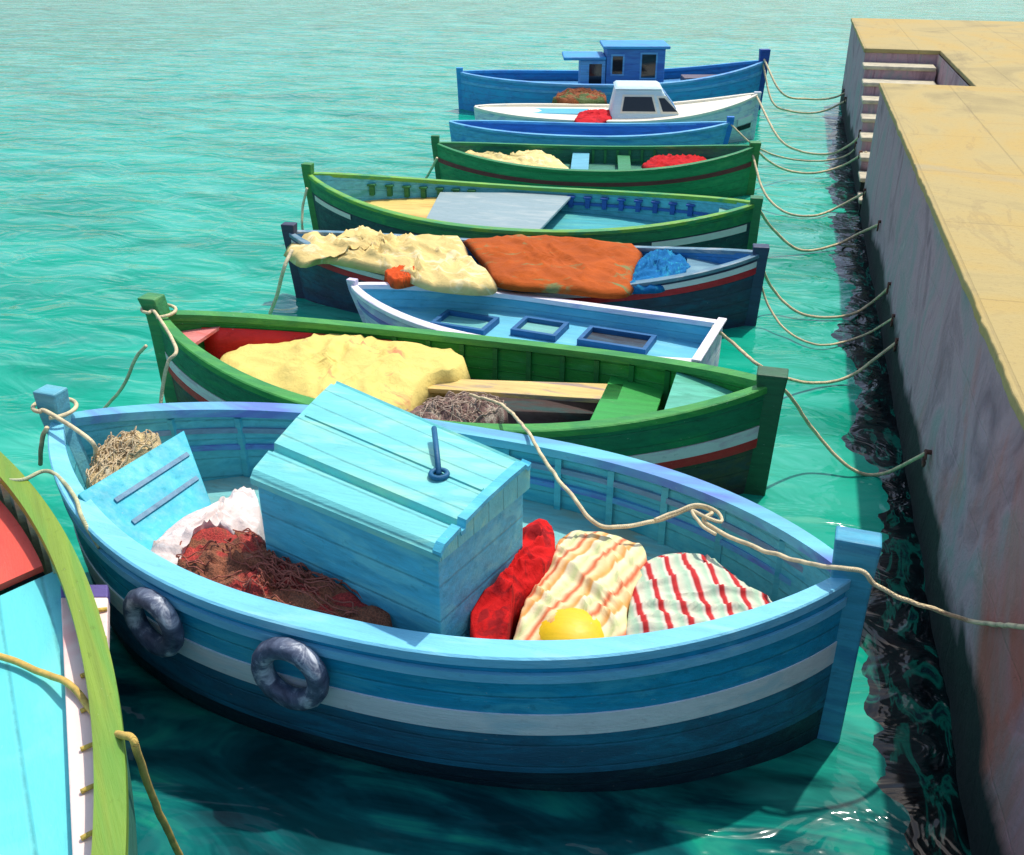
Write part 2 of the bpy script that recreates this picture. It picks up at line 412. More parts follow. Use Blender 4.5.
def qw(n_y=60):
    """wall face with an uneven surface, notch included; local to the quay empty"""
    V, F = [], []
    def strip(p0, p1, z0, z1, nx, nz, nrm):
        o = len(V)
        for j in range(nz + 1):
            for i in range(nx + 1):
                s = i / nx; t = j / nz
                p = Vector(p0).lerp(Vector(p1), s); q = Vector((p.x, p.y, z0 + (z1 - z0) * t))
                edge = min(1, 4 * s, 4 * (1 - s), 4 * (1 - t) + .0)
                d = .035 * noise.noise(q * 1.3) * edge + .02 * noise.noise(q * 4.0) * edge
                q += Vector(nrm) * d; V.append(tuple(q))
        for j in range(nz):
            for i in range(nx):
                a = o + j * (nx + 1) + i; F.append((a, a + 1, a + nx + 2, a + nx + 1))
    strip((0, -12, 0), (0, N0, 0), -1.2, QT - .06, 180, 14, (-1, 0, 0))
    strip((0, N0, 0), (NX, N0, 0), -1.2, QT - .06, 10, 10, (0, 1, 0))
    strip((NX, N0, 0), (NX, N1, 0), -1.2, QT - .06, 30, 10, (-1, 0, 0))
    strip((NX, N1, 0), (0, N1, 0), -1.2, QT - .06, 10, 10, (0, -1, 0))
    strip((0, N1, 0), (0, QY, 0), -1.2, QT - .06, 50, 12, (-1, 0, 0))
    strip((0, QY, 0), (40, QY, 0), -1.2, QT - .06, 60, 8, (0, 1, 0))
    return V, F
v, f = qw(); link_mesh('wall', v, f, WM, quay, smooth=True)
# paving slab sheet (with coping lip), cut round the stairs
def slab():
    e = -.03; pts = []
    def run(a, b, n, j=.012):
        for i in range(n):
            p = Vector(a).lerp(Vector(b), i / n); d = (Vector(b) - Vector(a)).normalized(); nn = Vector((-d.y, d.x))
            pts.append(tuple(p + nn * (j * noise.noise(Vector((p.x * 2, p.y * 2, 3))) + .02 * max(0, noise.noise(Vector((p.x * 7, p.y * 7, 9))) - .1))))
    run((e, -12), (e, N0 + e), 420); run((e, N0 - e), (NX - e, N0 - e), 12, .0); run((NX - e, N0 - e), (NX - e, N1 + e), 30, .0)
    run((NX - e, N1 + e), (e, N1 + e), 12, .0); run((e, N1 + e), (e, QY - e), 50); run((e, QY - e), (60, QY - e), 40); pts.append((60, QY - e)); pts.append((60, -12))
    return pts
pts = slab()
cap = link_mesh('paving', *prism(pts, QT - .075, QT), TM, quay, bevel=.012)
# stairs: treads go down towards the camera from the far end of the notch
nst = 8; run_ = (N1 - N0 - .25) / nst
for k in range(nst):
    y1 = N1 - .02 - k * run_; y0 = y1 - run_; zt = QT - .24 - k * .225
    v, f = box(.0, NX - .04, y0 + .003, y1 - .003, -1.1, zt - .07)
    link_mesh('riser', v, f, WM, quay)
    v, f = box(-.03, NX - .05, y0 - .03, y1 - .01, zt - .07, zt)
    link_mesh('step', v, f, SM, quay, bevel=.02)

def painted_reflection():  # added dark sheet on the water: the wall's reflection and shade as colour
    b = NB('dark_reflection'); v = b.noise(b.mapping((3.0, 1.1, 2)), 1.8, 4, .5, 1.6)
    b.l(b.ramp(v, [(.38, lin((4, 10, 14))), (.54, lin((6, 28, 28))), (.6, lin((10, 96, 78))), (.66, lin((8, 40, 44)))]), b.b.inputs['Base Color'])
    w1 = b.noise(b.mapping((1.4, 2.2, 1)), 1.5, 3, .5, 1.2)
    b.b.inputs['Roughness'].default_value = .12; b.b.inputs['Specular IOR Level'].default_value = .28; b.l(b.bump(w1, .3, .12), b.b.inputs['Normal'])
    V, F = [], []; st = .05; nx = 22; ny = int(24 / st)
    for j in range(ny):
        y = 1.5 + j * st; qx = QX - .008 * y
        for i in range(nx):
            x = qx + .03 - i * st; d = qx - x
            k = noise.noise(Vector((x * 1.2, y * .9, 1.7))) * .26 + noise.noise(Vector((x * 3.2, y * 2.1, 4.7))) * .12
            V.append((x, y, wave(x, y) + max(-.02, min(.006, .06 * (.37 + k - d)))))
    for j in range(ny - 1):
        for i in range(nx - 1): a = j * nx + i; F.append((a, a + 1, a + nx + 1, a + nx))
    o = link_mesh('painted_reflection', V, F, b.m, smooth=True, origin=Vector((0, 0, 0)))
    tag(o, 'dark painted strip for the reflection and shade of the quay wall on the water', 'painted_reflection', kind='stuff')
painted_reflection()

# ------------------------------------------------------------------ boats
class Boat:
    def __init__(s, name, stern, bow, B, zs, zm, zb, label, cat='boat', group='boats moored along the quay', n=2.3, m=.8, transom=0, draft=.32, th=.05, rake=(.15, .15), vee=.45, pw=3.2):
        s.pw = pw
        a, b_ = Vector(stern), Vector(bow); d = b_ - a
        s.L = d.length; s.B, s.zs, s.zm, s.zb = B, zs, zm, zb
        s.n_, s.m_, s.tr, s.draft, s.th, s.rake, s.vee = n, m, transom, draft, th, rake, vee
        c = (a + b_) / 2
        s.root = empty(name, (c.x, c.y, 0), math.atan2(d.y, d.x), label, cat, group)
        s.root_inv = None
    def z(s, t):
        p = 2 * t - 1; return s.zm + ((s.zb if p > 0 else s.zs) - s.zm) * abs(p) ** 2.1
    def b(s, t):
        p = abs(2 * t - 1); k = (max(0, 1 - p ** s.n_)) ** s.m_
        if t < .5 and s.tr: k = s.tr + (1 - s.tr) * k
        return s.B * k
    def w(s, v): return (max(0, 1 - v ** s.pw)) ** s.vee
    def pt(s, t, side, v, off=0):
        z = s.z(t) - v * (s.z(t) + s.draft)
        p = 2 * t - 1; x = s.L * (t - .5)
        rk = s.rake[1] if p > 0 else -s.rake[0]
        x -= rk * v * abs(p) ** 5
        return (x, side * max(0, s.b(t) * s.w(v) + off), z)
    def ts(s, n=64, e=1.0):
        # denser towards the ends
        out = []
        for i in range(n + 1):
            a = i / n; out.append(.5 - .5 * math.cos(math.pi * a))
        return out
    def seams(s, o, n=8):
        def fn(c):
            t = max(0, min(1, c.x / s.L + .5)); return (c.x, (s.z(t) - c.z) / (s.z(t) + s.draft) * n)
        strake_uv(o, fn)
    def hull(s, mat, low=None, lowv=.55):
        T = s.ts(); nv = 20; V, F = [], []
        for side in (-1, 1):
            o = len(V)
            for t in T:
                for j in range(nv + 1): V.append(s.pt(t, side, j / nv))
            for i in range(len(T) - 1):
                for j in range(nv):
                    a = o + i * (nv + 1) + j; F.append((a, a + 1, a + nv + 2, a + nv + 1))
        if s.tr:
            m0 = [s.pt(0, -1, j / nv) for j in range(nv + 1)]; m1 = [s.pt(0, 1, j / nv) for j in range(nv + 1)]
            o = len(V); V += m0 + m1
            for j in range(nv): F.append((o + j, o + j + 1, o + nv + 2 + j, o + nv + 1 + j))
        h = link_mesh('hull', V, F, mat, s.root, smooth=True)
        s.seams(h)
        if low:
            s.band(lowv, .97, low, 'lower_hull', proud=.006)
        return h
    def band(s, v0, v1, mat, name='stripe', t0=0.004, t1=.996, proud=.01, sides=(-1, 1), label=None):
        T = [t for t in s.ts(80) if t0 < t < t1]; T = [t0] + T + [t1]
        for side in sides:
            V, F = [], []; nv = 5
            for t in T:
                V.append(s.pt(t, side, v0, -.01))
                for j in range(nv + 1): V.append(s.pt(t, side, v0 + (v1 - v0) * j / nv, proud))
                V.append(s.pt(t, side, v1, -.01))
            r = nv + 3
            for i in range(len(T) - 1):
                for j in range(r - 1):
                    a = i * r + j; F.append((a, a + 1, a + r + 1, a + r))
            o = link_mesh(name, V, F, mat, s.root, smooth=True)
            md = o.modifiers.new('es', 'EDGE_SPLIT'); md.split_angle = math.radians(40)
            if v1 - v0 > .12: s.seams(o)
            if label: o['label'] = label
    def lining(s, mat, zf):
        T = [t for t in s.ts(60) if s.b(t) > s.th * 1.05 or (s.tr and t < .5)]
        for side in (-1, 1):
            V, F = [], []; nv = 10
            for t in T:
                zt = s.z(t); vb = min(.93, (zt - zf + .04) / (zt + s.draft))
                for j in range(nv + 1):
                    p = s.pt(t, side, vb * j / nv, -s.th); V.append((p[0] * (1 - .012), p[1], p[2] - .004))
            for i in range(len(T) - 1):
                for j in range(nv):
                    a = i * (nv + 1) + j; F.append((a, a + nv + 1, a + nv + 2, a + 1))
            s.seams(link_mesh('lining', V, F, mat, s.root, smooth=True), 9)
        if s.tr:
            zt = s.z(0); x = -s.L / 2 * .988 + s.rake[0] * .0 + .02; b_ = s.b(0) - s.th
            link_mesh('transom_board', *box(x - .015, x + .03, -b_ + .004, b_ - .004, zf, zt - .01), mat, s.root)
    def panel(s, t0, t1, v0, v1, side, mat, name='side_panel', off=None):
        off = -s.th - .012 if off is None else off
        V, F = [], []; n, nv = 16, 4
        for i in range(n + 1):
            for j in range(nv + 1):
                p = s.pt(t0 + (t1 - t0) * i / n, side, v0 + (v1 - v0) * j / nv, off); V.append((p[0] * .985, p[1], p[2]))
        for i in range(n):
            for j in range(nv):
                a = i * (nv + 1) + j; F.append((a, a + nv + 1, a + nv + 2, a + 1))
        o = link_mesh(name, V, F, mat, s.root, smooth=True, thick=.01); return o
    def half(s, t, z, off=None):
        off = -s.th if off is None else off
        zt = s.z(t); v = max(0, (zt - z) / (zt + s.draft)); return max(0, s.b(t) * s.w(v) + off)
    def flat(s, name, mat, z, t0, t1, thick=.03, off=None, skew=0, planks=True, label=None, bevel=None):
        """floor or deck following the inside of the hull"""
        off = -s.th - .004 if off is None else off
        n = 40; top = []; bot = []
        for i in range(n + 1):
            t = t0 + (t1 - t0) * i / n; h = s.half(t, z, off)
            if h < .01: h = .01
            p = 2 * t - 1; x = s.L * (t - .5) * (.985)
            top.append((x + skew * h, h)); bot.append((x - skew * h, -h))
        v, f = prism(bot + top[::-1], z - thick, z)
        o = link_mesh(name, v, f, mat, s.root, bevel=bevel)
        if label: o['label'] = label
        return o
    def gunwale(s, mat, wdt=.10, hgt=.05, out=.03, t0=.004, t1=.996, far=None):
        T = [t0] + [t for t in s.ts(80) if t0 < t < t1] + [t1]
        for side in (-1, 1):
            V, F = [], []
            for t in T:
                zt = s.z(t); x = s.L * (t - .5); b_ = s.b(t)
                yo = b_ + out; yi = max(.003, b_ - (wdt - out)); c = .012
                for (y, z) in ((yo - c * 0, zt - hgt * .45), (yo, zt + hgt * .4), (yo - c, zt + hgt * .55), (yi + min(c, .002), zt + hgt * .55), (yi, zt + hgt * .4), (yi, zt - hgt * .45)):
                    V.append((x, side * y, z))
            for i in range(len(T) - 1):
                for j in range(6):
                    a = i * 6 + j; k = i * 6 + (j + 1) % 6; F.append((a, k, k + 6, a + 6))
            F.append((0, 1, 2, 3, 4, 5)); e = (len(T) - 1) * 6; F.append(tuple(e + i for i in (5, 4, 3, 2, 1, 0)))
            o = link_mesh('gunwale', V, F, far if (far and side == 1) else mat, s.root, smooth=True)
            md = o.modifiers.new('es', 'EDGE_SPLIT'); md.split_angle = math.radians(35)
        if s.tr:
            b_ = s.b(0); zt = s.z(0); x = -s.L / 2
            link_mesh('transom_cap', *box(x - .03, x + .06, -b_ - out - .003, b_ + out + .003, zt + hgt * .6, zt + hgt * .6 + .025), mat, s.root, bevel=.008)
    def post(s, end, mat, up=.22, wx=.12, wy=.09, name=None, down=None, lean=0, capmat=None, inset=.0):
        x = (s.L / 2 + .01 - inset) * end; zt = s.zb if end > 0 else s.zs
        rk = s.rake[1] if end > 0 else s.rake[0]
        V = []; N = 9; zb_ = -.35 if down is None else down
        rows = []
        for i in range(N + 1):
            q = i / N; z = zb_ + (zt + up - zb_) * q
            v_ = max(0, (zt - z) / (zt + s.draft)); xx = x - end * rk * v_ + end * lean * max(0, z - zt)
            k = 1 + .12 * max(0, (z - zt + .05)) / max(.01, up)
            rows.append([(xx - end * wx * .75 * k, -wy / 2 * k, z), (xx + end * wx * .45 * k, -wy / 2 * k, z), (xx + end * wx * .45 * k, wy / 2 * k, z), (xx - end * wx * .75 * k, wy / 2 * k, z)])
        V = [p for r in rows for p in r]; F = [(3, 2, 1, 0), tuple(N * 4 + i for i in range(4))]
        for i in range(N):
            for j in range(4):
                F.append((i * 4 + j, i * 4 + (j + 1) % 4, i * 4 + 4 + (j + 1) % 4, i * 4 + 4 + j))
        return link_mesh(name or ('stem_post' if end > 0 else 'stern_post'), V, F, mat, s.root, bevel=.012)
    def ribs(s, mat, ts, zf, w_=.045, d=.035, name='rib'):
        for t in ts:
            for side in (-1, 1):
                zt = s.z(t); vb = (zt - zf) / (zt + s.draft); V, F = [], []; n = 6
                for j in range(n + 1):
                    v_ = .04 + (vb - .04) * j / n
                    for (dx, o_) in ((-w_ / 2, -s.th + .004), (-w_ / 2, -s.th - d), (w_ / 2, -s.th - d), (w_ / 2, -s.th + .004)):
                        p = s.pt(t, side, v_, o_); V.append((p[0] + dx, p[1], p[2]))
                for j in range(n):
                    for k in range(4): F.append((j * 4 + k, j * 4 + (k + 1) % 4, j * 4 + 4 + (k + 1) % 4, j * 4 + 4 + k))
                F += [(0, 1, 2, 3), tuple(n * 4 + i for i in (3, 2, 1, 0))]
                link_mesh(name, V, F, mat, s.root)
    def stringer(s, mat, v_, t0, t1, sides=(-1, 1), h=.04, d=.03, name='stringer'):
        for side in sides:
            V, F = [], []; n = 40
            for i in range(n + 1):
                t = t0 + (t1 - t0) * i / n; zt = s.z(t); dv_ = h / (zt + s.draft)
                for (vv, o_) in ((v_, -s.th + .004), (v_, -s.th - d), (v_ + dv_, -s.th - d), (v_ + dv_, -s.th + .004)):
                    p = s.pt(t, side, vv, o_); V.append(p)
            for i in range(n):
                for k in range(4): F.append((i * 4 + k, i * 4 + (k + 1) % 4, i * 4 + 4 + (k + 1) % 4, i * 4 + 4 + k))
            F += [(0, 1, 2, 3), tuple(n * 4 + i for i in (3, 2, 1, 0))]
            link_mesh(name, V, F, mat, s.root)
    def thwart(s, mat, t, z, w_=.22, th=.035, name='thwart'):
        h0 = s.half(t, z, -s.th - .004); h1 = h0; x = s.L * (t - .5)
        hh0 = s.half(t - w_ / 2 / s.L, z, -s.th - .004); hh1 = s.half(t + w_ / 2 / s.L, z, -s.th - .004)
        return link_mesh(name, *prism([(x - w_ / 2, -hh0), (x + w_ / 2, -hh1), (x + w_ / 2, hh1), (x - w_ / 2, hh0)], z - th, z), mat, s.root, bevel=.006)
    def local(s, p):
        """world point -> boat space"""
        a = s.root.rotation_euler[2]; d = Vector(p) - s.root.location
        return Vector((d.x * math.cos(a) + d.y * math.sin(a), -d.x * math.sin(a) + d.y * math.cos(a), d.z))
GB = 'boats moored in a row beside the quay'

# ---- boat: large turquoise fishing boat in the foreground
B1 = Boat('fishing_boat', (-4.56, 4.90), (.62, 4.58), 1.17, 1.17, .95, 1.10,
          'large turquoise blue fishing boat with a box cabin and two tyre fenders', 'fishing boat', GB, n=2.5, m=.85, rake=(.35, .0), vee=.32, pw=5)
b1_blue = paint((18, 158, 194), alt=(66, 182, 204)); b1_low = paint((40, 124, 152), alt=(44, 100, 124), altpos=.5)
b1_dark = paint((24, 52, 66), alt=(36, 80, 88)); b1_light = paint((118, 200, 226), alt=(146, 214, 232), var=.12, wear=.2)
b1_in = paint((92, 190, 202), alt=(60, 168, 190), var=.15, wear=.2); b1_white = paint((232, 238, 234), alt=(204, 228, 230), var=.08, wear=.25)
b1_violet = paint((96, 124, 196), alt=(84, 160, 205), altpos=.5)
b1_post = paint((66, 158, 184), alt=(50, 130, 166)); b1_roof = paint((112, 202, 200), alt=(148, 214, 190), altpos=.56, var=.1, streak=(1.2, 10, 8), wear=.15)
b1_wall = paint((78, 184, 208), alt=(110, 204, 214), altpos=.58)
B1.hull(b1_blue); B1.band(.27, .375, b1_white, 'stripe'); B1.band(.377, .60, b1_low, 'lower_strake', proud=.006); B1.band(.602, .97, b1_dark, 'bottom', proud=.004)
B1.band(.06, .10, b1_light, 'rubbing_strake', proud=.025)
B1.lining(b1_in, .5); B1.flat('floor', paint((120, 190, 190), alt=(150, 170, 150)), .5, .03, .97)
B1.gunwale(b1_light, wdt=.15, hgt=.06, far=paint((104, 186, 205), alt=(96, 124, 196), altpos=.52, streak=(.35, 4, 4)))
B1.stringer(paint((120, 150, 175)), .10, .05, .95); B1.stringer(b1_violet, .2, .08, .94)
B1.ribs(b1_in, [.1 + .075 * i for i in range(12)], .5)
B1.post(1, b1_post, up=.26, wx=.17, wy=.13); B1.post(-1, paint((96, 170, 186), alt=(120, 190, 196)), up=.24, wx=.13, wy=.12)
# cabin
def frame(p0, p1, p3):
    return None
def b1_cabin():
    zt = 1.42
    c = [B1.local(at(u, v, zt)) for u, v in ((250, 478), (440, 556), (530, 482), (338, 396))]   # near left, near right, far right, far left
    c = [Vector((p.x, p.y)) for p in c]
    cen = sum(c, Vector((0, 0))) / 4
    cab = link_mesh('cabin', *prism([tuple(cen + (p - cen) * .955) for p in c], .5, zt - .04), b1_wall, B1.root)
    strake_uv(cab, lambda c: (c.x, c.z * 4.6))
    md = cab.modifiers.new('bevel', 'BEVEL'); md.width = .008; md.segments = 2
    A, Bq, Cq, D = c
    def bl(s, t): return A.lerp(Bq, s).lerp(D.lerp(Cq, s), t)     # s along, t near->far
    # cambered roof: rises from the near lip to the ridge
    V, F = [], []; n = 10
    prof = [(0, 0), (.04, .035), (.2, .06), (.21, .03), (.25, .03), (.26, .075), (.5, .105), (.75, .12), (.93, .125), (.96, .1), (.985, .1), (1, .11)]
    for s_ in (0, 1):
        for t, dz in prof: p = bl(s_, t); V.append((p.x, p.y, zt + dz))
        for t in (1, 0): p = bl(s_, t); V.append((p.x, p.y, zt - .038))
    m = len(prof) + 2
    F = [tuple(range(m)), tuple(range(2 * m - 1, m - 1, -1))] + [(i, (i + 1) % m, m + (i + 1) % m, m + i) for i in range(m)]
    roof = link_mesh('roof', V, F, b1_roof, cab)
    tmap = {}
    for s_ in (0, 1):
        for t, dz in prof: p = bl(s_, t); tmap[(round(p.x, 3), round(p.y, 3))] = t
    strake_uv(roof, lambda c: (c.x, (tmap.get((round(c.x, 3), round(c.y, 3)), .26) - .26) * 6.0))
    # end rail along the right edge of the roof
    V = []
    for t, dz in prof:
        p = bl(.965, t); q = bl(1.005, t); V += [(p.x, p.y, zt + dz - .01), (q.x, q.y, zt + dz - .01), (q.x, q.y, zt + dz + .018), (p.x, p.y, zt + dz + .018)]
    F = [(0, 1, 2, 3), tuple(len(V) - 4 + i for i in (3, 2, 1, 0))]
    for i in range(len(prof) - 1):
        for k in range(4): F.append((i * 4 + k, i * 4 + (k + 1) % 4, i * 4 + 4 + (k + 1) % 4, i * 4 + 4 + k))
    link_mesh('roof_edge', V, F, b1_wall, cab)
    for t in (.56,):
        V = [];
        dz = .085 + .05 * (t - .26)
        for s_ in (.03, .955):
            for (dt, h) in ((-.012, -.02), (-.012, .018), (.012, .02), (.012, -.02)):
                p = bl(s_, t + dt); V.append((p.x, p.y, zt + dz + h))
        link_mesh('roof_batten', V, [(0, 1, 2, 3), (7, 6, 5, 4), (0, 4, 5, 1), (1, 5, 6, 2), (2, 6, 7, 3), (3, 7, 4, 0)], b1_roof, cab)
    h0 = B1.local(at(434, 428, zt + .20)); h1 = B1.local(at(439, 474, zt + .12))
    hm = paint((10, 92, 132), var=.1)
    v1 = tube([h0, h0.lerp(h1, .5) + Vector((0, 0, .01)), h1], .016, 8)
    ring = [h1 + Vector((.045 * math.cos(a), .045 * math.sin(a), .0)) for a in [2 * math.pi * i / 20 for i in range(20)]]
    v2 = tube(ring, .015, 8, closed=True)
    link_mesh('handle', *join(v1, v2), hm, cab, smooth=True)
    return cab
b1_cabin()
# sloping stern hatch board
def b1_board():
    a, b_, c, d = [B1.local(at(*q)) for q in ((78, 494, 1.12), (184, 430, 1.12), (212, 505, .84), (140, 560, .84))]
    nrm = (b_ - a).cross(d - a).normalized(); 
    if nrm.z < 0: nrm = -nrm
    th = nrm * .035
    o = link_mesh('stern_board', *hexa([a - th, b_ - th, c - th, d - th], [a, b_, c, d]), paint((44, 176, 194), alt=(80, 192, 200), streak=(2, 2, 2)), B1.root, bevel=.006)
    for k in (.3, .62):
        p, q = a.lerp(d, k), b_.lerp(c, k); p, q = p.lerp(q, .18), p.lerp(q, .95)
        e = (d - a).normalized() * .016; u = nrm * .012
        link_mesh('batten', *hexa([p - e, q - e, q + e, p + e], [p - e + u, q - e + u, q + e + u, p + e + u]), paint((92, 136, 160)), o)
b1_board()

# ---- tyre fenders on its side
def tyre(t, v_, R, r, label, tilt=0):
    p0 = Vector(B1.pt(t, -1, v_, .0)); pa = Vector(B1.pt(t + .01, -1, v_)); pb = Vector(B1.pt(t, -1, v_ + .02)); 
    n = (pa - p0).cross(pb - p0).normalized()
    if n.y > 0: n = -n
    e1 = (pa - p0).normalized(); e2 = n.cross(e1).normalized()
    a = B1.root.rotation_euler[2]
    def W(q): return Vector((q.x * math.cos(a) - q.y * math.sin(a), q.x * math.sin(a) + q.y * math.cos(a), q.z)) + B1.root.location
    c = p0 + n * (r + .028)
    V, F = [], []; N, M = 48, 16
    for i in range(N):
        th = 2 * math.pi * i / N; d = e1 * math.cos(th) + e2 * math.sin(th)
        for k in range(M):
            ph = 2 * math.pi * k / M; cx_ = math.cos(ph); cs = math.sin(ph)
            rr = r * (1 + (.06 if (i % 3 == 0 and cx_ > .3) else 0)); sx = abs(cx_) ** .8 * (1 if cx_ > 0 else -1)
            V.append(tuple(W(c + d * (R + rr * sx) + n * (r * 1.0 * cs))))
    for i in range(N):
        for k in range(M): F.append((i * M + k, i * M + (k + 1) % M, ((i + 1) % N) * M + (k + 1) % M, ((i + 1) % N) * M + k))
    return tag(link_mesh('tyre_fender', V, F, RUB, smooth=True), label, 'fender', 'tyre fenders on the turquoise boat')
RUB = rubber()
tyre(.478, .19, .165, .056, 'grey tyre fender hanging lower on the turquoise boat, nearer the middle of its side')
tyre(.305, .19, .16, .054, 'grey tyre fender nearer the stern post of the turquoise boat')

# ---- cargo of the turquoise boat
heap('fishing_net', px([(84, 482), (96, 455), (122, 438), (150, 432), (162, 442), (130, 462), (96, 492)], 1.02), 1.0, .07, netmat((232, 206, 152), (240, 226, 190), 70), 'cream fishing net heaped behind the sloping stern board of the turquoise boat', 'fishing net', fold=.05, freq=14, drop=.4)
heap('cloth', px([(138, 560), (170, 522), (205, 502), (252, 486), (262, 520), (240, 536), (205, 528), (180, 556), (165, 575)], .9), .86, .05, cloth((226, 208, 200), (240, 236, 232), scale=6), 'pale pinkish white cloth tucked between the stern board and the cabin', 'cloth', fold=.05, freq=5, drop=.3)
heap('fishing_net', px([(168, 556), (182, 530), (215, 524), (252, 528), (280, 552), (330, 582), (392, 610), (380, 624), (300, 612), (225, 592), (185, 575)], .9), .86, .07, netmat((160, 96, 66), (196, 66, 56), 50, altpos=.5, blob=5), 'brown and red fishing net heaped in front of the blue cabin', 'fishing net', cords=(170, 96, 78), fold=.06, freq=8, drop=.3)
heap('red_cloth', px([(468, 628), (472, 598), (498, 562), (528, 520), (552, 518), (556, 545), (540, 575), (515, 598), (505, 640), (478, 644)], .88), .84, .05, cloth((205, 22, 22), (150, 20, 24), scale=5), 'crumpled bright red cloth lying right beside the blue cabin end', 'cloth', fold=.07, freq=4, drop=.3)
heap('striped_blanket', px([(508, 640), (525, 592), (548, 560), (562, 528), (598, 522), (640, 536), (650, 560), (630, 600), (626, 644), (560, 652)], .86), .80, .05,
     stripes([(0, (238, 214, 160)), (.25, (224, 160, 84)), (.33, (240, 226, 186)), (.6, (206, 210, 150)), (.72, (240, 220, 170)), (.88, (214, 110, 66)), (1, (238, 214, 160))], 1.5, math.radians(18), 2.5),
     'cream and orange striped blanket spread beside the red cloth', 'blanket', fold=.045, freq=4, drop=.3, shape=5)
heap('striped_cloth', px([(622, 640), (630, 590), (650, 552), (700, 548), (752, 580), (782, 604), (740, 624), (680, 638)], .86), .81, .05,
     stripes([(0, (222, 216, 190)), (.45, (176, 206, 176)), (.62, (226, 214, 196)), (.72, (188, 30, 34)), (.88, (200, 40, 40)), (1, (226, 214, 196))], 2.6, math.radians(-20), 2.2),
     'pale green and white cloth with thin red stripes near the bow', 'cloth', fold=.04, freq=4, drop=.3, shape=5)
def buoy(c, R, label):
    V, F = [], []; N, M = 28, 16
    for j in range(M + 1):
        ph = math.pi * j / M - math.pi / 2
        for i in range(N):
            th = 2 * math.pi * i / N; k = 1 + .02 * noise.noise(Vector((math.cos(th) * 2, math.sin(th) * 2, ph * 2)))
            V.append((c[0] + R * k * math.cos(ph) * math.cos(th), c[1] + R * k * math.cos(ph) * math.sin(th), c[2] + R * .72 * math.sin(ph)))
    for j in range(M):
        for i in range(N): F.append((j * N + i, j * N + (i + 1) % N, (j + 1) * N + (i + 1) % N, (j + 1) * N + i))
    o = link_mesh('float', V, F, paint((236, 190, 20), rough=.35, var=.12, alt=(244, 206, 50), wear=.1, bump=.1), smooth=True)
    return tag(o, label, 'float')
p = at(570, 632, .84); buoy((p.x, p.y + .02, .765), .21, 'round yellow net float resting against the near gunwale of the turquoise boat')

# ---- boat: foreground boat cut by the left edge
a0 = Vector((-.70, .714)); c0 = Vector((-3.64, 2.62))
B0 = Boat('fishing_boat', tuple(c0 - a0 * 3.4), tuple(c0 + a0 * 3.4), .84, 1.15, 1.04, 1.15,
          'boat with yellow green gunwale and turquoise deck, cut off by the left edge', 'fishing boat', GB, n=2.1, m=.95, rake=(.2, .2))
B0.hull(paint((44, 78, 120), alt=(60, 110, 90))); B0.band(.1, .3, paint((60, 120, 100)), 'strake')
B0.gunwale(paint((122, 148, 44), alt=(104, 150, 50), altpos=.55, streak=(.4, 10, 10)), wdt=.125, hgt=.06)
B0.lining(paint((150, 176, 150), alt=(190, 190, 150)), .60)
B0.ribs(paint((198, 204, 160), alt=(160, 176, 140)), [.60 + .035 * i for i in range(11)], .7, w_=.05)
g = B0.flat('deck', paint((96, 206, 208), alt=(116, 214, 208), var=.08, wear=.12, streak=(1, 3, 3)), .86, .05, .60, skew=-.35, thick=.05, off=-.07)
B0.flat('fore_deck', paint((226, 84, 66), alt=(214, 70, 56), var=.1, wear=.15), .90, .607, .90, skew=-.35, thick=.04, off=-.15)
strake_uv(g, lambda c: (c.x, c.y * 4.2 + .2))
B0.post(1, paint((122, 148, 44))); B0.post(-1, paint((122, 148, 44)))
def plank_b0():
    q = [at(*p) for p in ((60, 584, .93), (108, 584, .93), (104, 900, .93), (74, 900, .93))]
    base = [Vector((p.x, p.y, .862)) for p in q]
    cen = sum(q, Vector()) / 4
    r = empty('wooden_plank', (cen.x, cen.y, .862), 0, 'white and pink painted plank with a violet end lying on the turquoise deck', 'plank')
    loc = r.location
    L = lambda p: Vector(p) - loc
    a, b_, c, d = q; ab, bb, cb, db = base; k = .06
    o = link_mesh('board', *hexa([L(ab.lerp(db, k)), L(bb.lerp(cb, k)), L(cb), L(db)], [L(a.lerp(d, k)), L(b_.lerp(c, k)), L(c), L(d)]), paint((244, 216, 206), alt=(232, 150, 146), altpos=.6, var=.06, wear=.2, streak=(.8, .8, 3)), r, bevel=.008)
    link_mesh('end_cap', *hexa([L(ab), L(bb), L(bb.lerp(cb, k - .002)), L(ab.lerp(db, k - .002))], [L(a), L(b_), L(b_.lerp(c, k - .002)), L(a.lerp(d, k - .002))]), paint((92, 78, 140)), r, bevel=.01)
    for i in range(7):
        s = .12 + i * .12; p = b_.lerp(c, s); w = a.lerp(d, s); e = p.lerp(w, .45) - Vector((.0, .05, 0))
        link_mesh('lashing', *tube(catmull([L(p + Vector((0, 0, .012))), L(p.lerp(e, .5) + Vector((0, 0, .018))), L(e + Vector((0, 0, .012)))], 5), .011, 6), ropemat((222, 190, 90)), r, smooth=True)
plank_b0()
rope([at(-60, 640, .9), at(0, 656, .9), at(40, 672, .905), at(66, 682, .96), at(84, 700, .965), at(104, 728, .98), at(122, 735, 1.10), at(132, 738, 1.13), at(137, 752, 1.05), at(150, 790, .7), at(165, 825, .35), at(182, 860, -.05)], .013,
     'yellow mooring rope crossing the turquoise deck and hanging over the green gunwale', 'ropes on the boats', col=(222, 186, 96))
rope([at(-10, 478, 1.06), at(20, 480, 1.1), at(45, 471, 1.12), at(62, 480, 1.12), at(76, 500, 1.11), at(84, 522, 1.08), at(100, 548, .95)], .010, 'thin pale rope lying over the far end of the green gunwale at the left edge', 'ropes on the boats', col=(206, 206, 160))

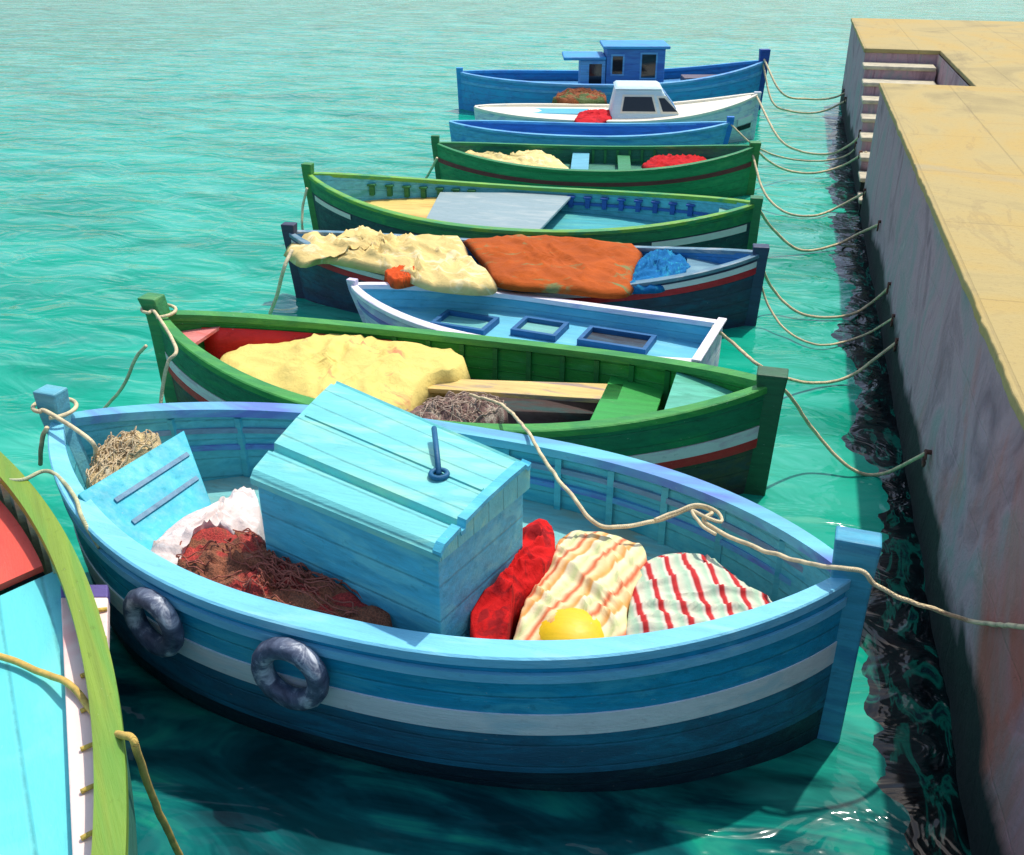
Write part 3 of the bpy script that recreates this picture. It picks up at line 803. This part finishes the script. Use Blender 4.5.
# ---- boat: green with white and red stripe
B2 = Boat('fishing_boat', (-5.38, 7.30), (.12, 7.25), .93, .97, .68, .96, 'green rowing boat with white and red stripe and yellow tarpaulin, right behind the turquoise boat', 'fishing boat', GB, n=2.2, m=.85, rake=(.05, .05))
b2_hull = paint((58, 58, 62), alt=(78, 70, 50), altpos=.5); b2_g = paint((34, 130, 66), alt=(20, 104, 62), streak=(.6, 9, 9)); b2_top = paint((66, 150, 62), alt=(40, 132, 60), altpos=.52)
B2.hull(b2_hull); B2.band(.0, .24, paint((20, 108, 70), alt=(30, 128, 70)), 'upper_strake', proud=.012)
B2.band(.245, .335, paint((230, 216, 214), alt=(214, 176, 190), var=.06), 'white_stripe', proud=.016); B2.band(.337, .40, paint((206, 24, 32), var=.12), 'red_stripe', proud=.02)
B2.gunwale(b2_top, wdt=.13, hgt=.06); B2.lining(paint((20, 136, 48), alt=(44, 150, 74), altpos=.6), .3)
B2.flat('floor', paint((66, 46, 44), alt=(30, 70, 70), altpos=.55), .3, .04, .96)
B2.panel(.05, .40, .08, .62, 1, paint((226, 34, 24), var=.12)); B2.panel(.10, .25, .10, .5, -1, paint((206, 28, 20), var=.12))
B2.flat('stern_deck', paint((220, 130, 124), alt=(226, 96, 80)), .80, .02, .075, thick=.03); B2.flat('bow_deck', paint((84, 178, 150), alt=(60, 150, 120)), .78, .86, .98)
B2.ribs(paint((24, 116, 52)), [.36 + .06 * i for i in range(9)], .3)
B2.thwart(paint((38, 150, 60)), .79, .56, w_=.5); B2.thwart(paint((40, 90, 70)), .32, .5)
B2.post(1, paint((40, 92, 58)), up=.12, wx=.17, wy=.16); B2.post(-1, paint((52, 132, 76), alt=(90, 150, 80)), up=.18, wx=.13, wy=.15, lean=.3)
heap('tarpaulin', px([(205, 376), (222, 350), (268, 342), (330, 332), (390, 338), (432, 343), (468, 354), (462, 370), (432, 376), (405, 404), (360, 408), (300, 398), (250, 392)], .66), .62, .06, cloth((228, 204, 116), (222, 150, 104), scale=2.0, altpos=.64, var=.12), 'large pale yellow tarpaulin bundled in the green boat with red inside', 'tarpaulin', fold=.06, freq=2.4, drop=.25, shape=4)
heap('fishing_net', px([(398, 412), (430, 396), (470, 390), (508, 398), (492, 412), (455, 428), (420, 430)], .62), .56, .06, netmat((150, 118, 108), (206, 190, 170), 60, blob=7), 'greyish brown net heap between the yellow tarpaulin and the plank', 'fishing net', cords=(190, 166, 146), fold=.05, freq=10, drop=.25)
def plank_b2():
    z = .56; a, b_, c, d = [at(*q) for q in ((430, 378, z), (624, 384, z), (618, 400, z), (424, 388, z))]
    dn = Vector((0, 0, -.045))
    o = link_mesh('wooden_plank', *hexa([p + dn for p in (a, b_, c, d)], [a, b_, c, d]), paint((214, 184, 112), alt=(120, 104, 130), altpos=.6, streak=(.8, 10, 10)), bevel=.006)
    tag(o, 'long straw coloured plank lying across the dark floor of the green boat', 'plank')
plank_b2()

# ---- boat: small white dinghy with transom
B3 = Boat('dinghy', (-.48, 8.93), (-4.42, 9.44), .68, .58, .52, .62, 'small white dinghy with blue inside, square stern towards the quay', 'dinghy', GB, n=2.0, m=.8, transom=.80, rake=(.0, .35), draft=.25)
b3w = paint((216, 206, 224), alt=(186, 172, 212), altpos=.52, var=.06, wear=.2); b3b = paint((96, 182, 208), alt=(120, 196, 212), var=.12, wear=.2)
B3.hull(b3w); B3.gunwale(paint((232, 226, 232), alt=(196, 184, 220), var=.05, wear=.2), wdt=.11, hgt=.05); B3.band(.16, .22, paint((132, 116, 184)), 'stripe')
B3.lining(b3b, .34); B3.flat('floor', b3b, .34, .015, .93)
def tray(t, y, w_, d_, inner, z0=.34):
    x = B3.L * (t - .5); hh = .07; k = .045; pr = B3.root
    pts = [(x - w_ / 2, y - d_ / 2), (x + w_ / 2, y - d_ / 2), (x + w_ / 2, y + d_ / 2), (x - w_ / 2, y + d_ / 2)]
    x0, x1, y0, y1 = x - w_ / 2, x + w_ / 2, y - d_ / 2, y + d_ / 2
    v = join(box(x0, x1, y0, y0 + k, z0 + .003, z0 + hh), box(x0, x1, y1 - k, y1, z0 + .003, z0 + hh), box(x0, x0 + k, y0 + k + .001, y1 - k - .001, z0 + .003, z0 + hh), box(x1 - k, x1, y0 + k + .001, y1 - k - .001, z0 + .003, z0 + hh))
    fr = link_mesh('hatch_frame', *v, paint((30, 96, 146)), pr)
    link_mesh('hatch_cover', *box(x0 + k + .002, x1 - k - .002, y0 + k + .002, y1 - k - .002, z0 + .003, z0 + .02), inner, fr)
for (u, v_, w_, m_) in ((620, 338, .72, paint((44, 74, 92), alt=(24, 30, 44), altpos=.5)), (540, 330, .5, paint((110, 176, 168), alt=(150, 196, 176))), (465, 324, .62, paint((98, 172, 172), alt=(150, 196, 176)))):
    q = B3.local(at(u, v_, .36)); tray(q.x / B3.L + .5, max(-.2, min(.2, q.y)), w_, .42, m_)
B3.post(1, b3w, up=.08, wx=.08, wy=.07)

# ---- boat: dark hull, cream and orange tarpaulins
B4 = Boat('fishing_boat', (-5.72, 10.55), (-.14, 11.08), .84, .80, .56, .84, 'dark slate boat with red and white stripe, draped with cream and orange tarpaulins', 'fishing boat', GB, n=2.2, m=.8, rake=(.12, .05))
B4.hull(paint((52, 58, 82), alt=(44, 78, 104), altpos=.55)); B4.band(.05, .11, paint((228, 226, 226), var=.05), 'white_stripe', proud=.014); B4.band(.115, .18, paint((200, 30, 46)), 'red_stripe', proud=.018)
B4.gunwale(paint((92, 132, 150), alt=(176, 180, 180), altpos=.6), wdt=.10, hgt=.045); B4.lining(paint((40, 120, 180), alt=(70, 140, 170)), .3); B4.flat('floor', paint((78, 140, 160), alt=(40, 110, 160)), .3, .05, .95)
B4.flat('bow_deck', paint((88, 132, 150), alt=(120, 160, 170)), .62, .86, .98); B4.flat('stern_deck', paint((40, 116, 176)), .60, .02, .2)
B4.post(1, paint((46, 64, 92)), up=.1, wx=.13, wy=.13); B4.post(-1, paint((52, 58, 82)), up=.12, wx=.12, wy=.12)
heap('tarpaulin', px([(284, 244), (296, 228), (330, 233), (358, 222), (392, 232), (455, 230), (470, 250), (492, 268), (488, 282), (430, 278), (398, 266), (360, 258), (325, 252), (302, 256)], .78), .70, .06, cloth((222, 196, 128), (240, 220, 168), scale=3, var=.14), 'cream tarpaulin rumpled over the stern end of the dark slate boat', 'tarpaulin', fold=.08, freq=2.6, drop=.06)
heap('tarpaulin', px([(464, 238), (520, 235), (580, 238), (638, 246), (634, 270), (624, 292), (560, 288), (500, 282), (484, 262)], .66), .65, .03, cloth((178, 84, 26), (120, 128, 80), scale=2.2, altpos=.62, var=.25), 'rusty orange tarpaulin stretched across the middle of the dark slate boat', 'tarpaulin', fold=.035, freq=2.5, drop=.05, shape=5)
heap('blue_cloth', px([(628, 284), (640, 256), (668, 247), (692, 262), (676, 272), (664, 282), (648, 284)], .66), .60, .06, cloth((18, 110, 168), (40, 150, 180), scale=6), 'bright blue cloth bundle beside the orange tarpaulin', 'cloth', fold=.06, freq=8, drop=.05)
heap('orange_cloth', px([(384, 272), (394, 264), (412, 266), (436, 270), (410, 278), (394, 280)], .70), .70, .03, cloth((220, 84, 30), (150, 70, 30), scale=8), 'small orange and brown cloth scrap beside the cream tarpaulin', 'cloth', fold=.02, freq=12, drop=.1)

# ---- boat: green gunwale with grey cover board
B5 = Boat('fishing_boat', (-6.62, 12.95), (-.30, 13.2), 1.16, .92, .62, .86, 'green gunwaled boat with a pale grey cover board and turquoise inside', 'fishing boat', GB, n=2.3, m=.85, rake=(.12, .02))
B5.hull(paint((30, 66, 70), alt=(30, 44, 62))); B5.band(.0, .17, paint((28, 118, 72), alt=(50, 140, 70)), 'upper_strake', proud=.012); B5.band(.19, .27, paint((214, 216, 206), var=.06), 'white_flash', t0=.80, t1=.985, proud=.014); B5.band(.19, .25, paint((220, 214, 200), var=.06), 'white_flash', t0=.02, t1=.14, proud=.014)
B5.gunwale(paint((112, 168, 54), alt=(50, 146, 84), altpos=.55), wdt=.11, hgt=.05); B5.lining(paint((92, 182, 196), alt=(60, 160, 160)), .32)
B5.flat('floor', paint((222, 194, 108), alt=(206, 158, 80), streak=(.8, 8, 8)), .46, .05, .42); B5.flat('floor', paint((60, 160, 168), alt=(90, 180, 170)), .32, .424, .95)
B5.flat('bow_deck', paint((120, 176, 150)), .7, .93, .985); B5.post(1, paint((44, 120, 72)), up=.1, wx=.12, wy=.14); B5.post(-1, paint((60, 132, 64)), up=.16, wx=.11, wy=.12)
def cleat(t, mat):
    q = Vector(B5.pt(t, 1, .12, -.07)); z = q.z; s = .055
    v = join(box(q.x - .035, q.x + .035, q.y - .05, q.y + .03, z - .12, z + .02), box(q.x - .06, q.x + .06, q.y - .06, q.y + .02, z + .021, z + .05))
    link_mesh('cleat', *v, mat, B5.root, bevel=.006)
cg = paint((34, 110, 56)); cb = paint((36, 84, 160))
for i in range(7): cleat(.12 + i * .037, cg)
for i in range(8): cleat(.58 + i * .04, cb)
B5.stringer(paint((44, 96, 168)), .17, .56, .90, sides=(1,)); B5.thwart(paint((70, 150, 170)), .88, .5)
def cover():
    z = .56; a, b_, c, d = [at(*q) for q in ((440, 192, z), (574, 193, z), (536, 233, z), (424, 222, z))]
    dn = Vector((0, 0, -.04)); o = link_mesh('cover_board', *hexa([p + dn for p in (a, b_, c, d)], [a, b_, c, d]), paint((138, 160, 162), alt=(160, 174, 172), var=.06, wear=.15), bevel=.008)
    tag(o, 'large pale grey board covering the middle of the green gunwaled boat', 'board')
cover()

# ---- boat: small green one with dark red line
B6 = Boat('fishing_boat', (-5.85, 16.25), (-.52, 17.25), .98, .76, .55, .80, 'green boat with a thin dark red line and a red cloth inside', 'fishing boat', GB, n=2.3, m=.85, rake=(.1, .02))
B6.hull(paint((38, 140, 84), alt=(60, 152, 90))); B6.band(.2, .27, paint((120, 40, 44)), 'stripe'); B6.gunwale(paint((24, 128, 70), alt=(110, 160, 80), altpos=.66), wdt=.10, hgt=.045)
B6.lining(paint((28, 110, 84), alt=(40, 140, 80)), .28); B6.flat('floor', paint((60, 130, 110), alt=(40, 100, 80)), .28, .05, .95)
B6.thwart(paint((96, 170, 190)), .46, .46, w_=.3); B6.thwart(paint((40, 130, 80)), .6, .44); B6.ribs(paint((30, 120, 60)), [.5 + .04 * i for i in range(6)], .28)
B6.post(1, paint((60, 132, 66)), up=.08, wx=.13, wy=.14); B6.post(-1, paint((44, 120, 70)), up=.14, wx=.1, wy=.1)
heap('tarpaulin', px([(442, 146), (470, 152), (515, 156), (535, 146), (552, 150), (572, 166), (540, 166), (490, 162), (455, 153)], .58), .48, .08, cloth((226, 206, 140), (238, 222, 170), scale=3), 'cream tarpaulin heaped in the small green boat with the dark red line', 'tarpaulin', fold=.05, freq=4, drop=.04)
heap('red_cloth', px([(642, 160), (660, 152), (700, 153), (708, 158), (690, 164), (650, 165)], .56), .48, .06, cloth((196, 26, 30), (150, 24, 30)), 'dark red cloth folded near the bow of the small green boat', 'cloth', fold=.04, freq=5, drop=.04)

# ---- skiff: pale blue, in front of the white motor boat
B7 = Boat('skiff', (-6.45, 18.75), (-1.1, 19.55), .66, .66, .56, .76, 'low pale blue skiff lying in front of the white cabin boat', 'skiff', GB, n=2.6, m=.8, rake=(.1, .2))
B7.hull(paint((84, 168, 206), alt=(50, 138, 200))); B7.gunwale(paint((96, 176, 214), alt=(60, 130, 200)), wdt=.09, hgt=.045); B7.lining(paint((52, 120, 190)), .2); B7.flat('floor', paint((80, 160, 200)), .2, .05, .95)
B7.thwart(paint((60, 140, 200)), .3, .34); B7.thwart(paint((60, 140, 200)), .55, .34); B7.post(1, paint((30, 120, 200)), up=.12, wx=.1, wy=.1)

# ---- white cabin motor boat
B8 = Boat('motor_boat', (-6.60, 20.85), (-.74, 22.10), 1.0, .60, .50, .92, 'white motor boat with a small windowed cabin and cream deck', 'motor boat', GB, n=2.6, m=.75, rake=(.1, .05), draft=.3)
b8w = paint((214, 222, 222), alt=(178, 186, 212), altpos=.58, var=.06, wear=.12); b8d = paint((236, 228, 204), alt=(222, 220, 206), var=.05, wear=.12); GL = glass_dark()
B8.hull(b8w); B8.gunwale(b8d, wdt=.13, hgt=.05)
def deck(B, name, mat, t0, t1, dz=.0, camber=.05):
    V, F = [], []; n, m = 40, 8
    for i in range(n + 1):
        t = t0 + (t1 - t0) * i / n; h = max(.01, B.b(t) - .05)
        for j in range(m + 1):
            y = -h + 2 * h * j / m; V.append((B.L * (t - .5) * .99, y, B.z(t) + dz + camber * (1 - (y / h) ** 2)))
    for i in range(n):
        for j in range(m):
            a = i * (m + 1) + j; F.append((a, a + m + 1, a + m + 2, a + 1))
    return link_mesh(name, V, F, mat, B.root, smooth=True, thick=.03)
deck(B8, 'deck', b8d, .02, .98, dz=-.03)
def loc_x(B, u, v_, z): return B.local(at(u, v_, z))
q = loc_x(B8, 550, 112, .72)
link_mesh('cockpit_well', *box(q.x - .95, q.x + .8, -.32, .32, .46, .545), paint((84, 176, 200)), B8.root, bevel=.02)
def cabin8():
    z0, z1 = .46, 1.06; x0 = loc_x(B8, 612, 122, .7).x; x1 = loc_x(B8, 690, 112, .8).x; w_ = .58
    b4 = [(x0, -w_, z0), (x1, -w_, z0), (x1, w_, z0), (x0, w_, z0)]
    t4 = [(x0 + .12, -w_ + .14, z1), (x1 - .5, -w_ + .14, z1), (x1 - .5, w_ - .14, z1), (x0 + .12, w_ - .14, z1)]
    cab = link_mesh('cabin', *hexa([Vector(p) for p in b4], [Vector(p) for p in t4]), paint((206, 228, 230), alt=(228, 234, 230), var=.05, wear=.1), B8.root, bevel=.03)
    link_mesh('roof', *hexa([Vector((x0 + .08, -w_ + .1, z1 + .002)), Vector((x1 - .46, -w_ + .1, z1 + .002)), Vector((x1 - .46, w_ - .1, z1 + .002)), Vector((x0 + .08, w_ - .1, z1 + .002))],
                            [Vector((x0 + .14, -w_ + .18, z1 + .06)), Vector((x1 - .55, -w_ + .18, z1 + .06)), Vector((x1 - .55, w_ - .18, z1 + .06)), Vector((x0 + .14, w_ - .18, z1 + .06))]), paint((196, 222, 226), var=.05), cab, bevel=.02)
    def side(xa, xb, za, zb, xat, xbt):
        for sgn in (-1, 1):
            def Y(z, o): return sgn * (w_ - .14 * (z - z0) / (z1 - z0) + o)
            fr = link_mesh('window_frame', *hexa([Vector((xa - .04, Y(za - .04, -.01), za - .04)), Vector((xb + .04, Y(za - .04, -.01), za - .04)), Vector((xb + .04, Y(za - .04, .012), za - .04)), Vector((xa - .04, Y(za - .04, .012), za - .04))],
                                             [Vector((xat - .04, Y(zb + .04, -.01), zb + .04)), Vector((xbt + .04, Y(zb + .04, -.01), zb + .04)), Vector((xbt + .04, Y(zb + .04, .012), zb + .04)), Vector((xat - .04, Y(zb + .04, .012), zb + .04))]), b8d, cab)
            link_mesh('window', *hexa([Vector((xa, Y(za, -.005), za)), Vector((xb, Y(za, -.005), za)), Vector((xb, Y(za, .018), za)), Vector((xa, Y(za, .018), za))],
                                       [Vector((xat, Y(zb, -.005), zb)), Vector((xbt, Y(zb, -.005), zb)), Vector((xbt, Y(zb, .018), zb)), Vector((xat, Y(zb, .018), zb))]), GL, fr)
    L_ = x1 - x0
    side(x0 + .26, x0 + .95, .64, .92, x0 + .30, x0 + .86); side(x0 + 1.1, x0 + 1.4, .64, .90, x0 + 1.0, x0 + 1.12)
    # windscreen
    def S(y, t, o):
        return Vector((x1 - .5 * t + o * .8, y, z0 + (z1 - z0) * t + o * .6))
    link_mesh('windscreen', *hexa([S(-.42, .35, -.01), S(.42, .35, -.01), S(.36, .85, -.01), S(-.36, .85, -.01)], [S(-.42, .35, .018), S(.42, .35, .018), S(.36, .85, .018), S(-.36, .85, .018)]), paint((96, 150, 196), rough=.15, var=.05, wear=0), cab)
cabin8()
B8.band(.30, .42, paint((232, 232, 226), var=.04), 'white_flash', t0=.93, t1=.985, proud=.02, sides=(-1,)); B8.band(.44, .52, paint((20, 24, 34), wear=0), 'dark_slot', t0=.93, t1=.985, proud=.02, sides=(-1,))
B8.post(1, b8w, up=.05, wx=.1, wy=.09)
heap('red_cloth', px([(574, 118), (582, 110), (608, 108), (612, 115), (600, 120), (580, 121)], .58), .53, .05, cloth((206, 30, 40), (150, 30, 40)), 'bright red cloth on the deck beside the white cabin', 'cloth', fold=.04, freq=5, drop=.05)

# ---- blue boat with wheelhouse
B9 = Boat('fishing_boat', (-7.95, 24.0), (-.80, 25.9), 1.2, .85, .72, 1.12, 'farthest blue fishing boat with a blue wheelhouse amidships', 'fishing boat', GB, n=2.6, m=.75, rake=(.05, .1), draft=.4)
b9 = paint((60, 140, 198), alt=(48, 156, 210), altpos=.5); b9l = paint((96, 168, 214), alt=(70, 136, 206))
B9.hull(b9); B9.gunwale(b9l, wdt=.13, hgt=.06, far=b9); B9.band(.12, .17, b9l, 'stripe'); deck(B9, 'deck', paint((60, 138, 184), alt=(40, 96, 160)), .03, .97, dz=-.22, camber=.03)
B9.post(1, paint((24, 70, 150)), up=.28, wx=.18, wy=.16); B9.post(-1, b9, up=.12, wx=.12, wy=.12)
def wheelhouse():
    x0 = loc_x(B9, 608, 92, .6).x; x1 = loc_x(B9, 664, 88, .6).x; xl = loc_x(B9, 582, 92, .6).x; z0 = .5
    wm = paint((52, 120, 186), alt=(40, 92, 166)); h = link_mesh('wheelhouse', *box(x0, x1, -.55, .55, z0, 1.46), wm, B9.root, bevel=.02)
    link_mesh('roof', *box(x0 - .1, x1 + .1, -.64, .64, 1.463, 1.53), b9, h, bevel=.02)
    a = link_mesh('companionway', *box(xl, x0 - .01, -.5, .5, z0, 1.2), b9l, B9.root, bevel=.02)
    link_mesh('canopy', *box(xl - .42, x0 - .01, -.58, .58, 1.203, 1.28), b9, a, bevel=.03)
    def win(par, xa, xb, za, zb, y0):
        for sg in (-1, 1):
            fr = link_mesh('window_frame', *box(xa - .04, xb + .04, sg * y0 - .012, sg * y0 + .012, za - .04, zb + .04), b9l, par)
            link_mesh('window', *box(xa, xb, sg * y0 - .02, sg * y0 + .02, za, zb), GL, fr)
    win(h, x0 + .14, x0 + .38, .9, 1.3, .55); win(h, x1 - .55, x1 - .22, .82, 1.34, .55)
    win(a, xl + .2, xl + .5, .62, 1.12, .5)
wheelhouse()
heap('fishing_net', px([(552, 96), (562, 90), (582, 88), (606, 93), (600, 97), (570, 98)], .66), .60, .08, netmat((170, 92, 40), (100, 120, 60), 30), 'rust brown net heap on the farthest blue boat', 'fishing net', cords=(170, 100, 60), fold=.05, freq=4, drop=.15)
p = at(718, 76, .8); link_mesh('hatch', *box(loc_x(B9, 700, 80, .8).x - .3, loc_x(B9, 735, 76, .8).x, -.3, .3, .6, .78), paint((96, 84, 96)), B9.root, bevel=.02)

# ------------------------------------------------------------------ mooring ropes to the quay
GR = 'mooring ropes between boats and quay'
bpy.context.view_layer.update()
IRON = paint((96, 62, 48), rough=.7, alt=(60, 44, 40))
def moor(a, mids, wall, label, r=.012):
    pts = [a] + [at(*m) for m in mids] + [at_wall(*wall, X=1.30)]
    rope(pts, r, label, GR)
    e = quay.matrix_basis.inverted() @ pts[-1]; e.x = -.02
    ringp = [e + Vector((-.012 * abs(math.sin(a_ / 2)), .06 * math.cos(a_), -.055 + .06 * math.sin(a_))) for a_ in [2 * math.pi * i / 24 for i in range(24)]]
    link_mesh('mooring_ring', *join(tube(ringp, .011, 7, closed=True), tube([e + Vector((.04, 0, 0)), e + Vector((-.015, 0, 0))], .02, 8)), IRON, quay, smooth=True)
def bowp(B, dz=0, dx=-.05): 
    a = B.root.rotation_euler[2]; c, s = math.cos(a), math.sin(a); x = B.L / 2 + dx
    return B.root.location + Vector((c * x, s * x, B.zb + dz))
moor(bowp(B9, .1), [(782, 93, .55), (808, 99, .3), (832, 98, .35)], (851, 90), 'mooring rope from the bow of the farthest blue boat, upper of its two', .018)
moor(bowp(B9, .0), [(772, 101, .35), (790, 111, .15), (820, 112, .12)], (852, 98), 'mooring rope from the bow of the farthest blue boat, lower of its two', .018)
moor(bowp(B8, .0), [(778, 137, .35), (800, 151, .14), (828, 154, .12), (848, 146, .35)], (866, 131), 'mooring rope from the bow of the white cabin boat', .017)
moor(bowp(B6, .0), [(770, 162, .4), (790, 171, .15), (815, 173, .1), (842, 166, .2)], (866, 152), 'mooring rope from the bow of the small green boat, upper of its two', .016)
moor(bowp(B6, -.1), [(764, 192, .25), (785, 212, .06), (812, 216, .05), (836, 208, .1)], (870, 190), 'mooring rope from the bow of the small green boat, hanging lower', .015)
moor(bowp(B5, .05), [(772, 228, .4), (800, 250, .08), (835, 245, .08), (858, 234, .15)], (884, 222), 'mooring rope from the bow of the boat with the grey cover board', .015)
moor(bowp(B4, .02), [(772, 288, .3), (802, 314, .06), (845, 316, .05), (870, 304, .12)], (893, 284), 'mooring rope from the bow of the dark slate boat', .013)
sb3 = at(716, 326, .58)
moor(at(712, 326, .60), [(735, 345, .45), (757, 364, .5), (780, 376, .25), (812, 383, .06), (850, 376, .08)], (900, 340), 'mooring rope from the square stern of the white dinghy', .013)
moor(bowp(B2, .06), [(790, 396, .75), (815, 432, .35), (850, 468, .08), (882, 474, .05)], (928, 452), 'mooring rope from the bow of the green boat with the red stripe', .012)
moor(bowp(B7, .02), [(755, 146, .4), (785, 158, .12), (820, 161, .1), (845, 156, .2)], (862, 143), 'mooring rope from the bow of the low pale blue skiff', .013)
moor(bowp(B4, -.08), [(766, 300, .3), (786, 330, .08), (820, 345, .05), (862, 336, .08)], (897, 316), 'second mooring rope from the bow of the dark slate boat, hanging lower', .010)
# long rope from the green boat across the turquoise boat to the quay
rope([at(470, 395, .68), at(500, 404, .82), at(520, 422, .98), at(535, 443, 1.05), at(548, 465, 1.05), at(572, 496, 1.05), at(600, 525, .95), at(650, 522, .97), at(694, 508, 1.02), at(712, 512, 1.04), at(704, 522, 1.02), at(738, 540, 1.0), at(780, 556, 1.06), at(830, 567, 1.22), at(862, 572, 1.24), at(880, 588, 1.15), at(925, 606, 1.02), at_wall(975, 622, 1.29), at_wall(1030, 627, 1.29)], .010,
     'long tangled rope crossing the turquoise boat and running to the quay wall', 'ropes on the boats', wob=.01)
rope([at(655, 520, 1.0), at(680, 510, 1.04), at(700, 506, 1.06), at(718, 512, 1.05), at(722, 522, 1.03), at(706, 518, 1.05), at(692, 512, 1.05), at(702, 526, 1.03), at(716, 534, 1.02)], .008, 'small knot of loose cord on the far gunwale of the turquoise boat', 'ropes on the boats', wob=.012, cat='cord', name='cord')
def ring_rope(B, end, z, r, label, tail, rr=.075):
    x = (B.L / 2 + .0) * end; a = B.root.rotation_euler[2]; c, s = math.cos(a), math.sin(a)
    P = []
    for k in range(15):
        th = 2 * math.pi * k / 14 - 1.2; q = Vector((x - end * .02 + rr * 1.25 * math.cos(th), rr * 1.15 * math.sin(th), z + .03 * k / 14 * 1.5))
        P.append(Vector((c * q.x - s * q.y, s * q.x + c * q.y, q.z)) + B.root.location)
    rope(P + tail, r, label, 'ropes on the boats', wob=.002)
ring_rope(B1, -1, 1.26, .011, 'pale rope looped round the stern post of the turquoise boat', [at(90, 440, 1.22), at(96, 458, 1.05)], .11)
rope([at(47, 428, 1.24), at(42, 440, 1.1), at(40, 464, .85)], .012, 'short yellow rope end hanging outside the turquoise stern post', 'ropes on the boats')
ring_rope(B2, -1, 1.0, .012, 'cream rope tied round the stern post of the green boat with the red stripe', [at(176, 348, .98), at(168, 362, .9), at(163, 385, .7), at(160, 410, .5)], .12)
rope([at(146, 346, .88), at(136, 358, .7), at(122, 388, .35), at(100, 413, -.03)], .012, 'thin line running down into the water from the green boat with the red stripe', 'ropes on the boats')
rope([at(292, 250, .95), at(284, 268, .8), at(278, 292, .5), at(270, 314, .2)], .016, 'cream line hanging from the draped stern of the dark slate boat', 'ropes on the boats')
rope([at(307, 188, .86), at(303, 206, .6), at(302, 225, .35), at(305, 240, .1)], .014, 'thin line hanging from the stern post of the boat with the grey cover board', 'ropes on the boats')
rope([at(437, 158, .66), at(431, 170, .4), at(425, 180, .1)], .016, 'short line hanging at the stern of the small green boat', 'ropes on the boats')
